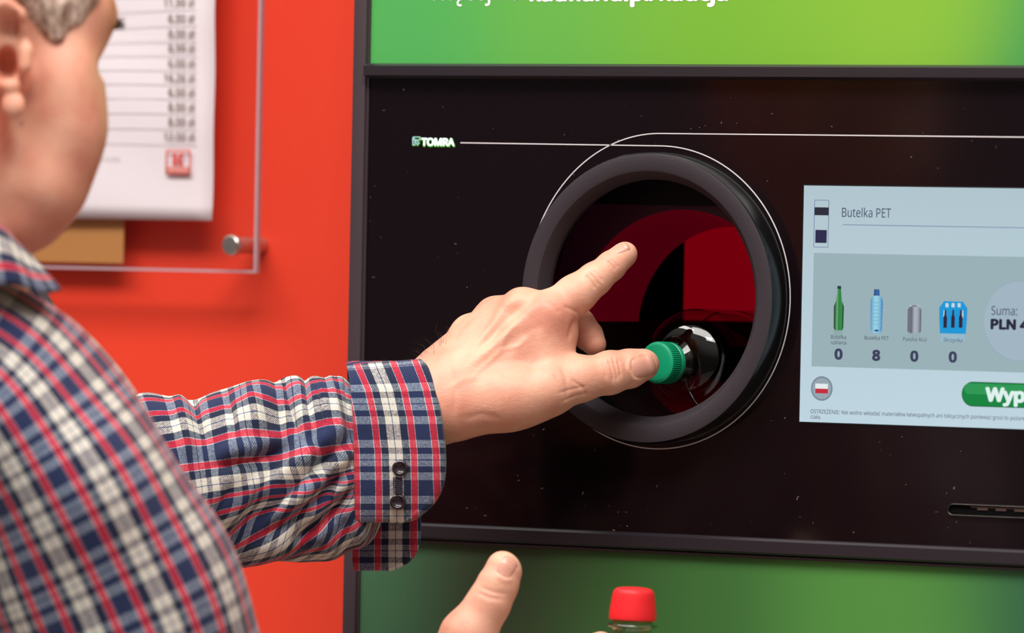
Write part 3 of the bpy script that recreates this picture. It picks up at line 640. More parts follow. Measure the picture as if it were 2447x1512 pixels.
# ================================================================ the person
def skin_mat(name, rgb, dark, freckle=.0, wr=260):
    mt, nt, p, N, L = nodes(name)
    p.inputs['Roughness'].default_value = .48; p.inputs['Specular IOR Level'].default_value = .42
    p.inputs['Subsurface Weight'].default_value = .18; p.inputs['Subsurface Radius'].default_value = (1, .35, .2); p.inputs['Subsurface Scale'].default_value = .004
    tc = N('ShaderNodeTexCoord')
    n1 = N('ShaderNodeTexNoise'); n1.inputs['Scale'].default_value = 38; n1.inputs['Detail'].default_value = 5; L(tc.outputs['Object'], n1.inputs['Vector'])
    mr = N('ShaderNodeMapRange'); mr.inputs[1].default_value = .36; mr.inputs[2].default_value = .68; L(n1.outputs[0], mr.inputs[0])
    mx = N('ShaderNodeMix'); mx.data_type = 'RGBA'; mx.inputs[6].default_value = lin(rgb) + (1,); mx.inputs[7].default_value = lin(dark) + (1,); L(mr.outputs[0], mx.inputs[0])
    v = N('ShaderNodeTexVoronoi'); v.inputs['Scale'].default_value = 46; L(tc.outputs['Object'], v.inputs['Vector'])
    lt = N('ShaderNodeMapRange'); lt.inputs[1].default_value = .10; lt.inputs[2].default_value = .05; L(v.outputs['Distance'], lt.inputs[0])
    sp = N('ShaderNodeSeparateColor'); L(v.outputs['Color'], sp.inputs[0]); g = N('ShaderNodeMath'); g.operation = 'GREATER_THAN'; L(sp.outputs[0], g.inputs[0]); g.inputs[1].default_value = .8
    f = N('ShaderNodeMath'); f.operation = 'MULTIPLY'; L(lt.outputs[0], f.inputs[0]); L(g.outputs[0], f.inputs[1]); f2 = N('ShaderNodeMath'); f2.operation = 'MULTIPLY'; L(f.outputs[0], f2.inputs[0]); f2.inputs[1].default_value = freckle
    m2 = N('ShaderNodeMix'); m2.data_type = 'RGBA'; L(mx.outputs[2], m2.inputs[6]); m2.inputs[7].default_value = lin((150, 86, 62)) + (1,); L(f2.outputs[0], m2.inputs[0])
    last = m2
    for (mu, mv, mw, mr_) in ((1215, 804, 116, 2.0), (1269, 799, 132, 1.5), (1284, 740, 140, 4.2)):
        q = unp(mu, mv, mw / S); vd = N('ShaderNodeVectorMath'); vd.operation = 'DISTANCE'; L(tc.outputs['Object'], vd.inputs[0]); vd.inputs[1].default_value = tuple(q)
        rg = N('ShaderNodeMapRange'); rg.inputs[1].default_value = .0045 * mr_; rg.inputs[2].default_value = .001 * mr_; rg.inputs[4].default_value = .75 if mr_ < 3 else .35; L(vd.outputs['Value'], rg.inputs[0])
        m3 = N('ShaderNodeMix'); m3.data_type = 'RGBA'; L(last.outputs[2], m3.inputs[6]); m3.inputs[7].default_value = lin((176, 112, 84) if mr_ < 3 else (214, 120, 104)) + (1,); L(rg.outputs[0], m3.inputs[0]); last = m3
    L(last.outputs[2], p.inputs['Base Color'])
    v2 = N('ShaderNodeTexVoronoi'); v2.feature = 'DISTANCE_TO_EDGE'; v2.inputs['Scale'].default_value = 620
    nz = N('ShaderNodeTexNoise'); nz.inputs['Scale'].default_value = wr; nz.inputs['Detail'].default_value = 6
    mp = N('ShaderNodeMapping'); mp.inputs['Scale'].default_value = (1, 1, 1.9); mp.inputs['Rotation'].default_value = (.2, .5, .3); L(tc.outputs['Object'], mp.inputs[0]); L(mp.outputs[0], v2.inputs['Vector']); L(mp.outputs[0], nz.inputs['Vector'])
    a = N('ShaderNodeMath'); a.operation = 'MULTIPLY_ADD'; L(v2.outputs['Distance'], a.inputs[0]); a.inputs[1].default_value = .9; L(nz.outputs[0], a.inputs[2])
    b = N('ShaderNodeBump'); b.inputs['Strength'].default_value = .26; b.inputs['Distance'].default_value = .0008; L(a.outputs[0], b.inputs['Height']); L(b.outputs[0], p.inputs['Normal'])
    return mt
m_skin = skin_mat('skin', (236, 178, 152), (221, 150, 127), .5)
m_nail = mat('nail', (216, 156, 136), .3, spec=.5)
shoulder = unp(-60, 900, .22)
person = empty('person', (shoulder[0], shoulder[1], FLOOR), 'man in a navy, red and cream plaid shirt reaching for the round inlet', 'person')

# ---- left hand, sculpted in picture-scaled units (x right, y down, z towards the viewer; 1 unit = 0.26 mm)
def hand_field():
    f = Field((860, 540, -190), (1620, 1130, 230), 2.5)
    # forearm and wrist
    f.chain([(870, 1010, 92, 70), (1000, 972, 92, 92), (1062, 958, 92, 86)], 20)
    f.cap((1010, 950, 78), (1090, 905, 82), 82, 70, 40)
    f.cap((1020, 990, 100), (1110, 962, 100), 78, 66, 40)
    # metacarpals: index to little finger, the back of the hand turning away at the top
    K = {'i': (1318, 752, 84), 'm': (1247, 738, 50), 'r': (1182, 758, 2), 'l': (1122, 800, -52)}
    W_ = {'i': (1105, 925, 98), 'm': (1090, 895, 84), 'r': (1072, 880, 60), 'l': (1058, 890, 36)}
    for q, r0, r1 in (('i', 62, 58), ('m', 60, 50), ('r', 56, 47), ('l', 52, 42)): f.cap(W_[q], K[q], r0, r1, 46)
    f.cap((1120, 960, 82), (1300, 850, 72), 62, 60, 50); f.cap((1200, 900, 60), (1310, 800, 66), 70, 56, 50)
    # knuckles
    f.ell((1322, 742, 104), (44, 42, 40), k=30); f.ell((1246, 728, 72), (36, 34, 36), k=26); f.ell((1180, 748, 24), (34, 32, 36), k=26); f.ell((1118, 790, -26), (34, 34, 36), k=26)
    # index finger, straight
    I = [(1318, 748, 88, 53), (1370, 706, 80, 46.5), (1422, 668, 66, 39), (1462, 634, 54, 35), (1495, 606, 42, 27)]
    f.chain(I, 9); f.ell((1420, 664, 72), (36, 34, 36), k=14); f.ell((1380, 702, 66), (52, 44, 44), [[.78, -.62, 0], [.62, .78, 0], [0, 0, 1]], k=16)
    f.ell((1488, 612, 40), (32, 29, 27), [[.78, -.62, 0], [.62, .78, 0], [0, 0, 1]], k=12)
    # web between index and palm
    f.ell((1335, 792, 62), (38, 46, 44), k=26); f.ell((1318, 838, 66), (40, 46, 44), k=30)
    # middle finger bent down behind the index
    f.chain([(1250, 742, 40, 46), (1330, 752, -6, 41), (1384, 775, -26, 38)], 9); f.chain([(1384, 775, -26, 38), (1406, 802, -16, 35), (1420, 822, -6, 29)], 9)
    # ring and little finger folded
    f.chain([(1184, 764, -6, 42), (1262, 790, -40, 38), (1306, 822, -26, 36), (1330, 848, 0, 30)], 9)
    f.chain([(1124, 806, -58, 38), (1190, 838, -84, 33), (1232, 872, -70, 31), (1262, 890, -40, 27)], 9)
    # thumb: metacarpal with its muscle, then two segments
    f.chain([(1095, 975, 112, 66), (1210, 950, 128, 66), (1318, 926, 126, 62)], 34)
    f.ell((1235, 962, 108), (110, 58, 62), [[.97, -.2, 0], [.2, .97, 0], [0, 0, 1]], k=40)
    f.chain([(1318, 924, 124, 60), (1385, 906, 112, 52.5), (1456, 891, 92, 48.5)], 16)
    f.chain([(1456, 891, 92, 48.5), (1505, 880, 78, 46), (1536, 872, 70, 37)], 10)
    f.ell((1530, 872, 66), (43, 35, 32), [[.97, -.22, 0], [.22, .97, 0], [0, 0, 1]], k=12)
    f.ell((1458, 889, 96), (44, 50, 48), k=14)
    # web of skin from thumb to index side
    f.cap((1300, 860, 92), (1352, 885, 96), 44, 34, 40)
    return f
SK_V, SK_F = [], []
def add_skin(V, Q, world=False):
    n = sum(len(v) for v in SK_V); SK_V.append(np.asarray(V) if world else unpA(V)); SK_F.append(np.asarray(Q) + n)

def vnorm(V, Q):
    n = np.cross(V[Q[:, 2]] - V[Q[:, 0]], V[Q[:, 3]] - V[Q[:, 1]]); out = np.zeros_like(V)
    for k in range(4):
        for i in range(3): out[:, i] += np.bincount(Q[:, k], n[:, i], len(V))
    return out / (np.linalg.norm(out, axis=1)[:, None] + 1e-9)
def emboss(V, Nn, P, depth, sig, facing=.12):
    """raise (or press in) the surface along a polyline given as (x, y) on the side towards the viewer"""
    P = np.array(P, float); d = np.full(len(V), 1e9); tt = np.zeros(len(V)); L_ = np.concatenate([[0], np.cumsum(np.linalg.norm(np.diff(P, axis=0), axis=1))])
    for i in range(len(P) - 1):
        a, ba = P[i], P[i + 1] - P[i]; l2 = ba @ ba; t = np.clip(((V[:, :2] - a) @ ba) / l2, 0, 1)
        q = np.linalg.norm(V[:, :2] - a - t[:, None] * ba, axis=1); m_ = q < d; d[m_] = q[m_]; tt[m_] = ((L_[i] + t * math.sqrt(l2)) / L_[-1])[m_]
    taper = np.minimum(1, np.minimum(tt, 1 - tt) / .22 + .15)
    return V + Nn * (depth * np.exp(-(d / sig) ** 2) * taper * (Nn[:, 2] > facing))[:, None]
hf = hand_field(); V, Q = hf.mesh(); V = smooth_pts(V, Q, 3, .5); NV = vnorm(V, Q)
if NV[V[:, 2].argmax(), 2] < 0: NV = -NV
for P, dp, sg in [
    # tendons and the hollows between them
    ([(1110, 850), (1160, 792), (1212, 728), (1240, 704)], 6, 11), ([(1126, 872), (1190, 815), (1262, 748), (1300, 722)], 6, 13), ([(1092, 818), (1130, 776), (1168, 734)], 5, 10),
    ([(1118, 842), (1150, 790), (1186, 738)], -5, 10), ([(1146, 836), (1196, 780), (1258, 720)], -6, 12), ([(1190, 852), (1250, 800), (1300, 770)], -4, 16),
    # veins
    ([(1128, 900), (1172, 862), (1196, 838), (1240, 826), (1276, 790)], 1.9, 7), ([(1196, 838), (1206, 806), (1232, 770)], 1.8, 7), ([(1070, 930), (1110, 905), (1150, 900)], 1.4, 8),
    # thumb joint
    ([(1452, 856), (1460, 876), (1465, 898), (1466, 916)], -3.4, 4), ([(1463, 852), (1470, 874), (1475, 898), (1476, 914)], -4.2, 4), ([(1474, 856), (1480, 874), (1483, 894), (1484, 906)], -3.0, 3.6), ([(1440, 862), (1446, 884), (1450, 906)], -2.0, 4),
    # finger joint
    ([(1406, 650), (1420, 664), (1432, 684)], -2.6, 4), ([(1398, 656), (1412, 672), (1424, 692)], -2.8, 4), ([(1416, 644), (1429, 657), (1442, 674)], -2.2, 3.6), ([(1450, 622), (1462, 634), (1472, 648)], -2.2, 3.4), ([(1457, 617), (1469, 628), (1478, 641)], -1.6, 3.2),
    # web and root of the thumb
    ([(1340, 872), (1352, 900), (1356, 930), (1350, 962)], -2.6, 7), ([(1322, 888), (1340, 920), (1346, 950)], -1.8, 5), ([(1362, 905), (1392, 925), (1402, 950)], -1.8, 4), ([(1330, 940), (1366, 930), (1404, 922)], -1.4, 4), ([(1340, 960), (1374, 946), (1410, 938)], -1.4, 4), ([(1376, 760), (1366, 784), (1358, 812)], -4, 6),
    ([(1345, 730), (1372, 742), (1396, 752)], -2.4, 5), ([(1296, 716), (1322, 730), (1340, 752)], -1.6, 7), ([(1080, 880), (1090, 930), (1086, 990)], -1.8, 8), ([(1104, 1000), (1150, 990), (1200, 1000)], -1.6, 9),
    # fold of skin round the thumb nail
    ([(1514, 848), (1503, 864), (1502, 884), (1512, 904), (1534, 912)], 3.0, 5), ([(1517, 849), (1540, 845), (1560, 850)], 2.2, 4.5)]:
    V = emboss(V, NV, P, dp, sg)
add_skin(V, Q); HAND_V, HAND_Q = V, Q

from mathutils.bvhtree import BVHTree
def nail_mesh(name, HV, HQ, c, u, nrm, L_, Wd, lift=3.0):
    """thin plate that follows the finger tip: c a point over the nail, u its length axis, nrm outwards (picture-scaled units)"""
    bv = BVHTree.FromPolygons([tuple(map(float, v)) for v in HV], [tuple(map(int, q)) for q in HQ])
    c, u, nrm = [np.array(q, float) for q in (c, u, nrm)]; nrm /= np.linalg.norm(nrm); u = u - nrm * (u @ nrm); u /= np.linalg.norm(u); v = np.cross(nrm, u)
    n, m_ = 20, 16; V = []; Fc = []
    for layer in (0, 1):
        for i in range(n + 1):
            s_ = -1 + 2 * i / n
            for j in range(m_ + 1):
                t = -1 + 2 * j / m_
                x = s_ * math.sqrt(max(0, 1 - .34 * t * t)); y = t * math.sqrt(max(0, 1 - .34 * s_ * s_))
                q = c + u * x * L_ + v * y * Wd
                h = bv.ray_cast(Vector(q + nrm * 80), Vector(-nrm), 200)[0]
                e = max(abs(s_), abs(t)); w = np.array(h) if h is not None else q
                V.append(w + nrm * (lift * (1 - e ** 5) + (1.2 if s_ > .6 else 0) - .8 - layer * 2.5))
    k = (n + 1) * (m_ + 1)
    for i in range(n):
        for j in range(m_):
            a = i * (m_ + 1) + j; Fc += [(a, a + 1, a + m_ + 2, a + m_ + 1), (k + a, k + a + m_ + 1, k + a + m_ + 2, k + a + 1)]
    rg = [j for j in range(m_ + 1)] + [i * (m_ + 1) + m_ for i in range(1, n + 1)] + [n * (m_ + 1) + j for j in range(m_ - 1, -1, -1)] + [i * (m_ + 1) for i in range(n - 1, 0, -1)]
    for a, b in zip(rg, rg[1:] + rg[:1]): Fc.append((a, k + a, k + b, b))
    return pyd(name, unpA(np.array(V)), Fc, m_nail, None, True, recalc=True)

# ---- right hand, mostly below the picture: thumb up, fingers round the red-capped bottle
Z2 = 590.0
def hand2_field():
    f = Field((900, 1290, Z2 - 260), (1720, 2120, Z2 + 200), 4.2)
    f.chain([(1206, 1366, Z2, 42), (1190, 1396, Z2 + 2, 49), (1168, 1440, Z2 + 4, 51)], 10)
    f.chain([(1168, 1440, Z2 + 4, 51), (1118, 1520, Z2 + 2, 66), (1090, 1600, Z2 - 10, 74)], 16)
    f.chain([(1090, 1600, Z2 - 10, 74), (1090, 1720, Z2 - 40, 86), (1120, 1860, Z2 - 60, 96)], 30)
    f.ell((1200, 1356, Z2 + 2), (38, 40, 36), k=12)
    f.ell((1200, 1760, Z2 - 90), (130, 170, 78), k=50)
    for i, (y, dz, r_) in enumerate(((1560, 0, 42), (1650, 4, 43), (1735, 2, 42), (1815, -6, 37))):
        f.chain([(1230, y + 70, Z2 - 150 + dz, r_ + 5), (1370, y + 20, Z2 - 190 + dz, r_ + 2), (1500, y, Z2 - 175, r_), (1640, y - 4, Z2 - 100, r_ - 3), (1668, y, Z2, r_ - 6)] if i else
                [(1230, y + 60, Z2 - 130, 47), (1330, 1590, Z2 - 160, 44), (1400, 1560, Z2 - 120, 41), (1436, 1546, Z2 - 60, 38)], 10)
    f.chain([(1130, 1850, Z2 - 60, 110), (1060, 2110, Z2 - 60, 104)], 40)
    return f
V, Q = hand2_field().mesh(); V = smooth_pts(V, Q, 3, .5); NV = vnorm(V, Q)
if NV[V[:, 2].argmax(), 2] < 0: NV = -NV
for P, dp, sg in [([(1146, 1402), (1176, 1414), (1212, 1420)], -2.4, 5), ([(1140, 1414), (1170, 1428), (1206, 1432)], -2.6, 5), ([(1186, 1372), (1204, 1386), (1226, 1386)], 3, 6)]: V = emboss(V, NV, P, dp, sg)
add_skin(V, Q); HAND2_V, HAND2_Q = V, Q

# ---- head, neck: picture-scaled units again (about 0.24 mm each at the head)
HZ = 1620.0
def head_field():
    hx, hy, hz = -165, 60, HZ - 250                 # middle of the head between the ears
    fy = math.radians(33); fp = math.radians(20)
    fwd = np.array([math.cos(fy) * math.cos(fp), math.sin(fp), -math.sin(fy) * math.cos(fp)])
    right = np.array([math.sin(fy), 0, math.cos(fy)]); upv = np.cross(right, fwd); upv = upv if upv[1] < 0 else -upv
    P = lambda a, r, u: np.array([hx, hy, hz]) + (fwd * a + right * r + upv * u) * 4.1
    A = [fwd, right, upv]
    f = Field((-760, -600, HZ - 760), (470, 1010, HZ + 180), 8.0)
    s_ = 4.1
    f.ell(P(-8, 0, 42), (98 * s_, 76 * s_, 84 * s_), A, k=40)               # skull
    f.ell(P(42, 0, 8), (56 * s_, 62 * s_, 66 * s_), A, k=60)                # face mass
    f.ell(P(30, 0, -52), (52 * s_, 52 * s_, 48 * s_), A, k=70)              # jaw
    f.cap(P(0, 58, -38), P(62, 24, -82), 14 * s_, 16 * s_, 60); f.cap(P(0, -58, -38), P(62, -24, -82), 14 * s_, 16 * s_, 60)
    f.ell(P(72, 0, -86), (22 * s_, 26 * s_, 18 * s_), A, k=50)              # chin
    for r in (1, -1):
        f.ell(P(66, 38 * r, -8), (26 * s_, 22 * s_, 22 * s_), A, k=60)      # cheekbone
        f.ell(P(66, 34 * r, -40), (26 * s_, 22 * s_, 28 * s_), A, k=60)     # cheek
        f.cap(P(88, 12 * r, 32), P(72, 44 * r, 30), 11 * s_, 9 * s_, 30)    # brow
        f.ell(P(90, 30 * r, 13), (13 * s_, 15 * s_, 10 * s_), A, k=24, sub=True)
        f.ell(P(77, 31 * r, 13), (13 * s_, 12.5 * s_, 12.5 * s_), A, k=4)   # eye
        f.cap(P(90, 20 * r, 19), P(86, 44 * r, 15), 3.2 * s_, 3 * s_, 10)
    f.cap(P(96, 0, 22), P(112, 0, -12), 8 * s_, 11 * s_, 30)                # nose
    for r in (1, -1): f.ell(P(104, 11 * r, -17), (10 * s_, 8 * s_, 8 * s_), A, k=20)
    f.ell(P(92, 0, -42), (12 * s_, 23 * s_, 6 * s_), A, k=16); f.ell(P(91, 0, -54), (12 * s_, 20 * s_, 6 * s_), A, k=16)
    # neck
    f.cap(P(-22, 0, -40), (-210, 860, hz + 20), 54 * s_, 54 * s_, 90); f.cap(P(20, 0, -70), (-100, 800, hz - 10), 40 * s_, 46 * s_, 80)
    # the near side, as seen: temple and brow edge, cheek line, jowl
    f.ell((176, 20, HZ - 230), (100, 112, 110), k=60)
    f.ell((150, 200, HZ - 200), (92, 130, 120), k=70); f.ell((160, 320, HZ - 215), (94, 110, 120), k=70)
    f.ell((100, 440, HZ - 225), (112, 114, 130), k=70); f.ell((62, 528, HZ - 240), (84, 72, 100), k=50)
    f.cap((250, 40, HZ - 250), (236, 84, HZ - 250), 30, 22, 22)
    f.ell((288, 158, HZ - 220), (56, 44, 240), k=8, sub=True)
    # near ear
    ez = HZ - 40
    f.cap((0, 150, ez - 60), (20, 190, ez - 50), 60, 50, 30)
    E = [(-30, 235, ez - 10), (-62, 160, ez + 18), (-66, 80, ez + 30), (-38, 22, ez + 34), (10, 6, ez + 30), (46, 34, ez + 18), (58, 86, ez - 6)]
    for i in range(len(E) - 1): f.cap(E[i], E[i + 1], 17, 17 if i < 5 else 13, 10)
    f.ell((-6, 130, ez - 18), (54, 96, 22), k=16)
    f.cap((-22, 60, ez + 8), (-24, 150, ez + 14), 13, 12, 12); f.cap((-22, 60, ez + 8), (14, 46, ez + 6), 12, 10, 12)
    f.ell((24, 68, ez + 22), (24, 46, 34), [[1, .12, 0], [-.12, 1, 0], [0, 0, 1]], k=10, sub=True)
    f.ell((16, 152, ez - 6), (27, 42, 66), k=5, sub=True); f.ell((-4, 92, ez + 24), (30, 44, 22), k=8, sub=True)
    f.cap((62, 118, ez - 4), (60, 160, ez + 4), 20, 17, 14); f.ell((24, 204, ez + 12), (26, 18, 18), k=12)
    f.ell((32, 252, ez + 8), (30, 34, 22), k=16)
    return f, P, A, hx, hy, hz
ff, HP, HA, hx, hy, hz = head_field(); V, Q = ff.mesh(); V = smooth_pts(V, Q, 2, .5); add_skin(V, Q)
# arms and trunk under the shirt
def trunk_field():
    f = Field((-900, 600, -420), (1240, 3100, 1900), 26.0)
    f.ell((-330, 1500, 740), (330, 760, 380), k=120); f.ell((-330, 2350, 720), (330, 560, 360), k=160); f.cap((-240, 800, 1300), (-330, 1150, 900), 220, 300, 120)
    f.chain([(-30, 1010, 1390, 160), (196, 1400, 1370, 160), (380, 1850, 1220, 150), (700, 1960, 760, 140), (1060, 2080, Z2 - 60, 110)], 70)
    f.chain([(-240, 1040, 420, 190), (60, 1200, 250, 130), (330, 1180, 130, 80), (640, 1090, 104, 60), (940, 990, 92, 66)], 70)
    return f
V, Q = trunk_field().mesh(); V = smooth_pts(V, Q, 2, .5); add_skin(V, Q)
SV = np.concatenate(SK_V); SF = np.concatenate(SK_F)
body = pyd('body', SV, SF, m_skin, person, True)
nb = lambda o: keep(o, body)
keep_nails = [nail_mesh('fingernail', HAND_V, HAND_Q, (1537, 877, 100), (.96, -.24, 0), (.08, -.06, 1), 31, 26),
              nail_mesh('fingernail', HAND2_V, HAND2_Q, (1212, 1354, Z2 + 40), (.5, -.87, 0), (.1, -.2, 1), 27, 22),
              nail_mesh('fingernail', HAND_V, HAND_Q, (1487, 596, 60), (.8, -.58, -.1), (-.36, -.62, .7), 19, 15)]
for o in keep_nails: nb(o)

# ---- hair: short grey crop over the skull and down in front of the ear
def hair_field():
    f = Field((-760, -640, HZ - 800), (330, 260, HZ + 200), 8.0); s_ = 4.1
    f.ell(HP(-12, 0, 46), (100 * s_, 79 * s_, 87 * s_), HA, k=20)
    f.ell((140, -30, HZ - 205), (88, 120, 112), k=30); f.cap((118, 20, HZ - 120), (134, 92, HZ - 112), 56, 26, 30); f.cap((190, -20, HZ - 150), (176, 40, HZ - 136), 60, 30, 30)
    f.ell((345, 0, HZ - 260), (110, 200, 240), HA if False else None, k=24, sub=True)
    f.ell((100, 300, HZ - 160), (240, 200, 200), k=30, sub=True)
    f.ell(HP(96, 0, 10), (46 * s_, 70 * s_, 62 * s_), HA, k=20, sub=True)
    f.ell((0, 110, HZ - 20), (76, 120, 120), k=10, sub=True)
    return f
V, Q = hair_field().mesh(); V = smooth_pts(V, Q, 2, .5)
rng = np.random.default_rng(3)
mh, nt, p, N, L = nodes('grey hair'); p.inputs['Roughness'].default_value = .6
tc = N('ShaderNodeTexCoord'); mp = N('ShaderNodeMapping'); mp.inputs['Scale'].default_value = (1, 1, .3); L(tc.outputs['Object'], mp.inputs[0]); nz = N('ShaderNodeTexNoise'); nz.inputs['Scale'].default_value = 240; nz.inputs['Detail'].default_value = 4; L(mp.outputs[0], nz.inputs['Vector'])
cr = N('ShaderNodeValToRGB'); cr.color_ramp.elements[0].position = .34; cr.color_ramp.elements[0].color = lin((136, 104, 88)) + (1,); cr.color_ramp.elements[1].position = .66; cr.color_ramp.elements[1].color = lin((228, 208, 192)) + (1,)
L(nz.outputs[0], cr.inputs[0]); L(cr.outputs[0], p.inputs['Base Color']); b = N('ShaderNodeBump'); b.inputs['Distance'].default_value = .004; L(nz.outputs[0], b.inputs['Height']); L(b.outputs[0], p.inputs['Normal'])
hair = pyd('hair', unpA(V), Q, mh, person, True)
# eyebrow and lashes, dark wisps
def tubes(name, strands, r, mt, parent, conv=unpA):
    V, Fc = [], []
    for P in strands:
        P = np.asarray(conv(np.array(P, float))); n = len(P); T = np.gradient(P, axis=0); T /= np.linalg.norm(T, axis=1)[:, None] + 1e-12
        a = np.cross(T, [.3, .5, .8]); a /= np.linalg.norm(a, axis=1)[:, None] + 1e-12; b = np.cross(T, a); k = len(V)
        for i in range(n):
            rr = r * (1 - .75 * i / (n - 1))
            for q in range(4): V.append(P[i] + rr * (a[i] * math.cos(q * PI / 2) + b[i] * math.sin(q * PI / 2)))
        for i in range(n - 1):
            for q in range(4): Fc.append((k + i * 4 + q, k + i * 4 + (q + 1) % 4, k + i * 4 + 4 + (q + 1) % 4, k + i * 4 + 4 + q))
    return pyd(name, V, Fc, mt, parent, True)
m_dkhair = mat('dark hair', (58, 40, 30), .5)
st = []
for i in range(40):
    y = 44 + rng.random() * 26; x = 262 + rng.random() * 14; st.append([(x, y, HZ - 250 + rng.normal() * 20), (x + 12, y + 1, HZ - 252), (x + 22 + 8 * rng.random(), y + rng.normal() * 4, HZ - 256)])
tubes('eyebrow', st, .00035, m_dkhair, person)['kind'] = 'stuff'
st = []
for x, y, dx, dy in ((1040, 838, -14, -40), (1030, 850, -24, -36), (1052, 822, -6, -44), (1060, 812, 6, -36), (1068, 806, 2, -30), (1022, 858, -26, -30), (1044, 834, 10, -38), (1012, 864, -20, -24), (1000, 866, -16, -16), (930, 880, -12, -20), (924, 880, -20, -12)):
    for q in range(2):
        jx, jy = rng.normal() * 5, rng.normal() * 5
        st.append([(x + jx, y + 14 + jy, 96 + rng.normal() * 14), (x + jx + dx * .35 + rng.normal() * 4, y + jy + dy * .35, 96), (x + jx + dx * .6 + rng.normal() * 6, y + jy + dy * .65, 92), (x + jx + dx * .9 + rng.normal() * 8, y + jy + dy * .85, 92), (x + jx + dx * 1.1 + rng.normal() * 7, y + jy + dy, 90)])
tubes('wrist_hair', st, .00008, m_dkhair, person)['kind'] = 'stuff'

# ---- shirt
def plaid():
    mt, nt, p, N, L = nodes('plaid flannel'); p.inputs['Roughness'].default_value = .85; p.inputs['Specular IOR Level'].default_value = .2; p.inputs['Sheen Weight'].default_value = .25; p.inputs['Sheen Roughness'].default_value = .5
    uv = N('ShaderNodeUVMap'); sp = N('ShaderNodeSeparateXYZ'); L(uv.outputs[0], sp.inputs[0])
    navy, dk, red, cream, pale, blue, white, nvw = [tuple(x / 255 for x in q) for q in ((38, 46, 76), (26, 30, 42), (212, 36, 54), (252, 234, 200), (176, 189, 202), (46, 66, 118), (226, 206, 208), (36, 50, 90))]
    def ramp(src, seq, tot):
        fr = N('ShaderNodeMath'); fr.operation = 'FRACT'; L(src, fr.inputs[0])
        cr = N('ShaderNodeValToRGB'); cr.color_ramp.interpolation = 'CONSTANT'; x = 0; e = cr.color_ramp.elements
        for i, (w, c) in enumerate(seq):
            if i >= 2: e.new(x / tot)
            e[i].position = x / tot; e[i].color = c + (.24 if c is red else .47 if c is cream else .5,); x += w
        L(fr.outputs[0], cr.inputs[0]); return cr.outputs[0], cr.outputs[1]
    warp, share = ramp(sp.outputs[0], [(6, white), (56, red), (6, white), (130, navy), (6, white), (56, red), (6, white), (62, dk), (58, cream), (9, blue), (58, cream), (67, dk)], 520)
    weft, _ = ramp(sp.outputs[1], [(130, nvw), (66, pale), (6, dk), (44, nvw), (46, pale), (9, blue), (48, pale), (44, nvw), (6, dk), (66, pale)], 465)
    # twill: diagonal ribs decide which yarn is on top
    tw = N('ShaderNodeMath'); tw.operation = 'ADD'; m1 = N('ShaderNodeMath'); m1.operation = 'MULTIPLY'; m1.inputs[1].default_value = 30; m2 = N('ShaderNodeMath'); m2.operation = 'MULTIPLY'; m2.inputs[1].default_value = 27
    L(sp.outputs[0], m1.inputs[0]); L(sp.outputs[1], m2.inputs[0]); L(m1.outputs[0], tw.inputs[0]); L(m2.outputs[0], tw.inputs[1])
    sn = N('ShaderNodeMath'); sn.operation = 'SINE'; k6 = N('ShaderNodeMath'); k6.operation = 'MULTIPLY'; k6.inputs[1].default_value = 6.283; L(tw.outputs[0], k6.inputs[0]); L(k6.outputs[0], sn.inputs[0])
    nz = N('ShaderNodeTexNoise'); nz.inputs['Scale'].default_value = 26; nz.inputs['Detail'].default_value = 6; L(uv.outputs[0], nz.inputs['Vector'])
    a = N('ShaderNodeMath'); a.operation = 'MULTIPLY_ADD'; L(sn.outputs[0], a.inputs[0]); a.inputs[1].default_value = .15; L(nz.outputs[0], a.inputs[2]); sb = N('ShaderNodeMath'); sb.operation = 'SUBTRACT'; L(a.outputs[0], sb.inputs[0]); sb.inputs[1].default_value = .5; ad = N('ShaderNodeMath'); L(sb.outputs[0], ad.inputs[0]); L(share, ad.inputs[1]); a = ad
    mx = N('ShaderNodeMix'); mx.data_type = 'RGBA'; L(a.outputs[0], mx.inputs[0]); L(warp, mx.inputs[6]); L(weft, mx.inputs[7]); gm = N('ShaderNodeGamma'); gm.inputs[1].default_value = 2.2; L(mx.outputs[2], gm.inputs[0]); L(gm.outputs[0], p.inputs['Base Color'])
    n2 = N('ShaderNodeTexNoise'); n2.inputs['Scale'].default_value = 60; n2.inputs['Detail'].default_value = 4; L(uv.outputs[0], n2.inputs['Vector'])
    hh = N('ShaderNodeMath'); hh.operation = 'MULTIPLY_ADD'; L(sn.outputs[0], hh.inputs[0]); hh.inputs[1].default_value = .5; L(n2.outputs[0], hh.inputs[2])
    b = N('ShaderNodeBump'); b.inputs['Strength'].default_value = .3; b.inputs['Distance'].default_value = .0008; L(hh.outputs[0], b.inputs['Height']); L(b.outputs[0], p.inputs['Normal']); return mt
m_plaid = plaid()
def crm(P, n):
    """Catmull-Rom through rows of P"""
    P = np.array(P, float); out = []
    for i in range(len(P) - 1):
        p0, p1, p2, p3 = P[max(i - 1, 0)], P[i], P[i + 1], P[min(i + 2, len(P) - 1)]
        for t in np.linspace(0, 1, n, endpoint=False): out.append(.5 * (2 * p1 + (p2 - p0) * t + (2 * p0 - 5 * p1 + 4 * p2 - p3) * t * t + (3 * p1 - p0 - 3 * p2 + p3) * t ** 3))
    return np.array(out + [P[-1]])
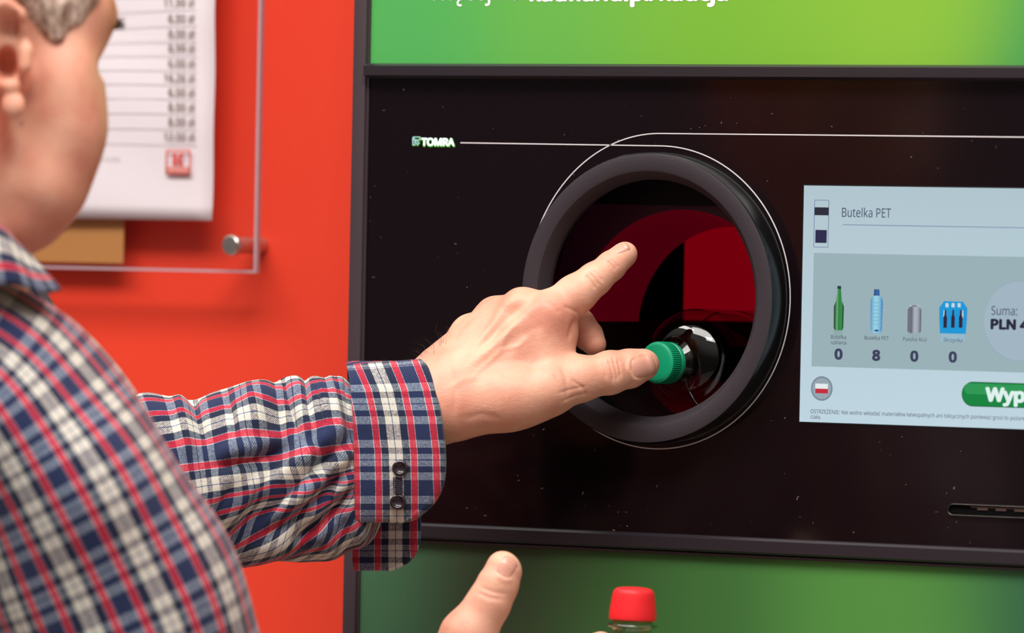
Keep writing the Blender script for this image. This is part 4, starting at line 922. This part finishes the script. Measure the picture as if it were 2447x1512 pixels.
def tube(path, nring, ntheta, disp=None, uva=None, perA=138.0, perB=127.0, a0=0., b0=0., shear=None):
    """rows (u, v, w, half height, half depth); theta 0 on the upper right side, 90 deg towards the viewer"""
    R_ = crm(path, nring); C = R_[:, :3]; T = np.gradient(C, axis=0); ds = np.linalg.norm(T, axis=1); T /= ds[:, None]; Ls = np.concatenate([[0], np.cumsum(np.linalg.norm(np.diff(C, axis=0), axis=1))])
    Vv, UV = [], []; n = len(R_); rm = R_[:, 3:5].mean()
    for i in range(n):
        Bv = np.array([0, 0, 1.0]); Nn = np.cross(T[i], Bv); Nn /= np.linalg.norm(Nn); B2 = np.cross(Nn, T[i]); B2 = B2 if B2[2] > 0 else -B2
        for j in range(ntheta + 1):
            th = 2 * PI * j / ntheta - PI / 2
            d = disp(Ls[i], th, R_[i]) if disp else (0, 0)
            r = (R_[i, 3] + d[0]); r2 = (R_[i, 4] + d[0])
            Vv.append(C[i] + Nn * math.cos(th) * r + B2 * math.sin(th) * r2 + T[i] * d[1])
            ar = (th + PI / 2) * rm
            aa, bb = ar / perA + a0, Ls[i] / perB + b0
            if shear: aa, bb = shear(aa, bb, th, Ls[i])
            UV.append((aa, bb))
    Fc = []
    for i in range(n - 1):
        for j in range(ntheta): a = i * (ntheta + 1) + j; Fc.append((a, a + 1, a + ntheta + 2, a + ntheta + 1))
    return np.array(Vv), np.array(UV), np.array(Fc)
SH = [[], [], []]
def add_shirt(V, UV, Fc):
    n = sum(len(q) for q in SH[0]); SH[0].append(unpA(V)); SH[1].append(UV); SH[2].append(Fc + n)
gs = lambda x, c, s_: math.exp(-((x - c) / s_) ** 2)
# near arm: neck, shoulder, upper arm, elbow, forearm
def d_near(l, th, r):
    return (10 * math.sin(l / 95 + 2.2 * th) * .6 + 9 * math.sin(l / 60 - 1.6 * th + 1) * .5 + 6 * math.sin(th * 3 + l / 140), 0)
near = [(-190, 800, HZ - 190, 150, 190), (-90, 850, HZ - 180, 190, 215), (0, 930, HZ - 190, 232, 240), (90, 1060, HZ - 200, 258, 255), (196, 1250, HZ - 215, 278, 262), (312, 1490, HZ - 250, 290, 255), (420, 1780, HZ - 330, 262, 235), (520, 1960, HZ - 420, 200, 200), (760, 2040, HZ - 560, 180, 175), (1000, 2090, Z2 - 40, 150, 140)]
V, UV, Fc = tube(near, 14, 96, d_near, perA=142, perB=160, a0=.30, b0=.2); add_shirt(V, UV, Fc)
# trunk
trunk = [(-225, 690, 1385, 245, 290), (-240, 770, 1380, 320, 345), (-260, 870, 1290, 410, 440), (-290, 1010, 1080, 440, 520), (-320, 1300, 900, 420, 490), (-330, 1700, 750, 395, 430), (-330, 2200, 720, 370, 400), (-330, 2650, 720, 400, 410)]
V, UV, Fc = tube(trunk, 10, 96, lambda l, th, r: (9 * math.sin(l / 90 + 3 * th) + 7 * math.sin(l / 50 - 2 * th), 0), perA=150, perB=150); add_shirt(V, UV, Fc)
# far arm: shoulder, elbow and the wrinkled forearm sleeve
def d_far(l, th, r):
    u = r[0]; s_ = 0.0
    up = max(0, math.cos(th)); near_ = max(0, math.sin(th)); lo = max(0, -math.cos(th))
    s_ += 16 * gs(u, 398, 34) * up + 12 * gs(u, 615, 55) * up + 11 * gs(u, 725, 26) * up + 9 * gs(u, 782, 24) * up - 13 * gs(u, 490, 34) * up - 8 * gs(u, 680, 16) * up - 8 * gs(u, 756, 12) * up
    ph = u / 27.0 + 3.1 * (th - PI / 2)
    s_ += 7 * math.sin(ph) * (.35 + near_) * min(1, max(0, (u - 330) / 200)) * (1 - .4 * gs(u, 820, 40))
    s_ += 6 * math.sin(u / 15.0 - 2.0 * th + 1.0) * gs(u, 800, 90) * (.4 + near_)
    s_ += 9 * math.sin(u / 48.0 + 2.2 * th + .6) * (.4 + .6 * near_) + 8 * math.sin(u / 36 + 4 * th) * lo
    s_ += 10 * gs(u, 650, 120) * gs(th, 1.75, .35) - 10 * gs(u, 650, 130) * gs(th, 2.15, .22) + 12 * gs(u, 700, 110) * gs(th, 2.5, .25)
    return (s_, 0)
def sh_far(a, b, th, l):
    k = min(1, max(0, (th - 1.55) / .6)); k = k * k * (3 - 2 * k); return (a + k * max(0, l - 800) / 138 * .62, b + k * (th - 1.62) * .7)
far = [(-240, 1040, 420, 230, 230), (-60, 1180, 300, 225, 210), (130, 1220, 190, 226, 190), (300, 1190, 130, 222, 165), (430, 1160, 112, 212, 140), (560, 1142, 104, 208, 130), (700, 1126, 100, 212, 118), (790, 1114, 98, 211, 104), (846, 1106, 96, 204, 92), (884, 1100, 96, 148, 76)]
V, UV, Fc = tube(far, 30, 168, d_far, perA=138, perB=127, a0=.62, b0=.0, shear=sh_far)
Fq = np.array(Fc); NV = vnorm(V, Fq); NV = NV if (NV[:, 2] * (V[:, 2] - 100)).sum() > 0 else -NV
for P, dp, sg in [([(500, 1118), (600, 1100), (690, 1068)], -20, 13), ([(520, 1082), (600, 1066), (680, 1040)], 12, 18), ([(850, 1036), (740, 1130), (622, 1244)], -16, 13), ([(820, 1010), (720, 1100), (590, 1200)], 13, 17),
                  ([(852, 1100), (740, 1200), (584, 1310)], -18, 15), ([(850, 1066), (760, 1150), (640, 1262)], 14, 16), ([(850, 1160), (770, 1240), (690, 1300)], -14, 12), ([(850, 1132), (800, 1180), (720, 1250)], 11, 13), ([(846, 1210), (800, 1250), (740, 1300)], 10, 12),
                  ([(676, 900), (694, 980), (716, 1050)], -13, 10), ([(706, 900), (722, 980), (748, 1050)], 12, 13), ([(752, 900), (764, 960), (776, 1030)], -9, 9), ([(786, 890), (800, 960), (812, 1040)], 8, 10), ([(822, 900), (830, 980), (838, 1060)], -8, 8),
                  ([(456, 930), (474, 1000), (492, 1060)], -15, 12), ([(420, 930), (436, 1010), (450, 1100)], 12, 15), ([(540, 940), (556, 1000), (566, 1050)], -9, 11), ([(596, 930), (612, 990), (630, 1040)], 9, 15),
                  ([(560, 1150), (520, 1220), (500, 1300)], -12, 13), ([(640, 1120), (590, 1180), (540, 1260)], 10, 13)]: V = emboss(V, NV, P, dp, sg, .05)
add_shirt(V, UV, Fc)
shirt = pyd('shirt', np.concatenate(SH[0]), np.concatenate(SH[2]), m_plaid, person, True, uv=np.concatenate(SH[1]))
md = shirt.modifiers.new('cloth', 'SOLIDIFY'); md.thickness = .0009; md.offset = 1
# cuff: an open band, its front corner rounded, the back flap hanging lower
def cuff():
    #      v     w    xl   xr
    S_ = [(1246, 172, 850, 962), (1240, 178, 850, 990), (1226, 184, 849, 1010), (1196, 192, 848, 1041), (1150, 198, 847, 1061), (1080, 202, 846, 1064), (1000, 200, 843, 1055), (930, 184, 838, 1040), (890, 156, 833, 1027), (870, 118, 829, 1016), (866, 78, 828, 1010), (884, 34, 830, 1006),
          (940, -2, 834, 1004), (1050, -14, 838, 1003), (1180, -10, 840, 1003), (1290, 8, 842, 1003), (1338, 24, 842, 980), (1362, 36, 846, 935)]
    R_ = crm(S_, 9); n = len(R_); m_ = 40
    Ls = np.concatenate([[0], np.cumsum(np.linalg.norm(np.diff(R_[:, :2], axis=0), axis=1))]); V, UV, Fc = [], [], []
    for i in range(n):
        v, w, xl, xr = R_[i]
        ref = np.interp(v, [866, 930, 1000, 1080, 1160, 1400], [829 + 184, 1040, 1055, 1064, 1066, 1066]) if i < n * .55 else 1003 + 60
        for j in range(m_ + 1):
            t = j / m_; x = xl + (xr - xl) * t; bow = 3 * math.sin(PI * t) + 2.5 * math.sin(v / 46 + t * 4); edge = -7 * max(0, (t - .93) / .07) ** 2 + 1.6 * gs(t, .9, .03)
            V.append((x, v - (14 * (t - .5) if i < n * .55 else 0) * gs(v, 866, 60), w + bow + edge)); UV.append(((x - (ref - 222)) / 138.0, (v - 1032) / 133.0 + .14 if i < n * .5 else (v - 1032) / 133 + .5))
    for i in range(n - 1):
        for j in range(m_): a = i * (m_ + 1) + j; Fc.append((a, a + 1, a + m_ + 2, a + m_ + 1))
    o = pyd('cuff', unpA(np.array(V)), Fc, m_plaid, None, True, uv=np.array(UV)); md = o.modifiers.new('cloth', 'SOLIDIFY'); md.thickness = .0016; md.offset = 0
    return keep(o, shirt)
cf = cuff()
m_btn = mat('dark button', (34, 22, 30), .18, spec=.6, coat=.4)
for u, v, w in ((956, 1118, 209), (951, 1199, 201)):
    k = .25 / 1000; c = unp(u, v, w / S); z = Vector(-FW) * .97 + Vector(RT) * -.05 + Vector(UP) * .1; z.normalize(); M = frame_from(c, z)
    prof = [(0, 1.2), (3.5, 1.3), (9.5, 2.4), (12, 5.4), (15, 6.6), (18, 5.2), (19.2, 2.5), (18.5, -1), (0, -2)]
    V, Fc = lathe([(r * k, q * k) for r, q in fine(prof, 3)], 40, M=M); b_ = keep(pyd('button', V, Fc, m_btn, None, True, recalc=True), shirt)
bm = bmesh.new()
st = [[(950 + dx, 1140 + i * 6.6, 208 - i * .9 + 2) for i in range(7)] for dx in (-9, 9)]
keep(tubes('buttonhole', [[p_ for p_ in s_] for s_ in st] + [[(953 + 9 * ((i % 2) * 2 - 1), 1141 + i * 2.2, 208), (953 - 9 * ((i % 2) * 2 - 1), 1142 + i * 2.2, 207)] for i in range(18)], .0006, mat('dark stitching', (40, 34, 52), .8), None), shirt)
# collar: folded band round the neck with its point towards the viewer's right
def collar():
    top = [(-300, 600, HZ - 520), (-430, 580, HZ - 400), (-455, 570, HZ - 230), (-350, 545, HZ - 50), (-200, 520, HZ - 5), (-70, 510, HZ - 20), (0, 540, HZ - 40), (40, 580, HZ - 80), (80, 618, HZ - 120)]
    bot = [(-330, 760, HZ - 600), (-510, 770, HZ - 450), (-545, 790, HZ - 200), (-400, 805, HZ + 40), (-230, 775, HZ + 80), (-60, 700, HZ + 60), (30, 680, HZ + 20), (100, 700, HZ - 30), (146, 692, HZ - 90)]
    A, B = crm(top, 12), crm(bot, 12); n = len(A); V, UV, Fc = [], [], []; m_ = 10
    for i in range(n):
        for j in range(m_ + 1):
            t = j / m_; q = A[i] * (1 - t) + B[i] * t; q = q + np.array([0, 0, 22 * math.sin(PI * t)]); V.append(q); UV.append((t * .9 + .3 + i * .002, i / n * 4.2))
    k = len(V)
    # inner stand
    for i in range(n):
        for j in range(m_ + 1):
            t = j / m_; q = A[i] * (1 - t) + (B[i] + np.array([-60, -40, -110])) * t; V.append(q + np.array([-4, 2, -6])); UV.append((t * .9 + .7, i / n * 4.2))
    for o in (0, k):
        for i in range(n - 1):
            for j in range(m_): a = o + i * (m_ + 1) + j; Fc.append((a, a + 1, a + m_ + 2, a + m_ + 1))
    o = pyd('collar', unpA(np.array(V)), Fc, m_plaid, None, True, uv=np.array(UV)); md = o.modifiers.new('cloth', 'SOLIDIFY'); md.thickness = .0016; md.offset = 0
    return keep(o, shirt)
collar()
# trousers and shoes, out of the picture but carrying him
hip = unp(-330, 2600, 720 / S); m_tr = mat('dark trousers', (40, 42, 56), .8); m_sh = mat('shoe leather', (30, 26, 24), .4)
bm = bmesh.new()
V, Fc = [], []
def wtube(P, n=32):
    k = len(V); P = crm(P, 6)
    for q in P:
        for j in range(n): a = 2 * PI * j / n; V.append((q[0] + q[3] * math.cos(a), q[1] + q[3] * math.sin(a) * q[4], q[2]))
    for i in range(len(P) - 1):
        for j in range(n): Fc.append((k + i * n + j, k + i * n + (j + 1) % n, k + (i + 1) * n + (j + 1) % n, k + (i + 1) * n + j))
hx_, hy_, hz_ = hip
wtube([(hx_, hy_, hz_ + .10, .112, .95), (hx_, hy_, hz_, .128, .95), (hx_, hy_, hz_ - .12, .135, .9), (hx_, hy_, hz_ - .2, .11, .9)])
for s_ in (-1, 1): wtube([(hx_ + s_ * .062, hy_, hz_ - .10, .085, 1.05), (hx_ + s_ * .075, hy_, hz_ - .30, .078, 1.05), (hx_ + s_ * .085, hy_, (hz_ + FLOOR) / 2, .064, 1), (hx_ + s_ * .095, hy_, FLOOR + .06, .058, 1), (hx_ + s_ * .095, hy_, FLOOR + .035, .056, 1)])
pyd('trousers', V, Fc, m_tr, person, True)
for s_ in (-1, 1):
    f = Field((-60, -200, 0), (60, 110, 110), 6.0); f.cap((0, -130, 34), (0, -20, 40), 32, 36, 20); f.cap((0, -20, 40), (0, 60, 44), 36, 36, 20); f.cap((0, 40, 60), (0, 40, 90), 40, 42, 20); f.ell((0, -40, -40), (200, 300, 43), k=4, sub=True)
    V2, Q2 = f.mesh(); pyd('shoe', V2 / 1000 + np.array([hx_ + s_ * .097, hy_ - .02, FLOOR - .003]), Q2, m_sh, person, True)
fix(person)
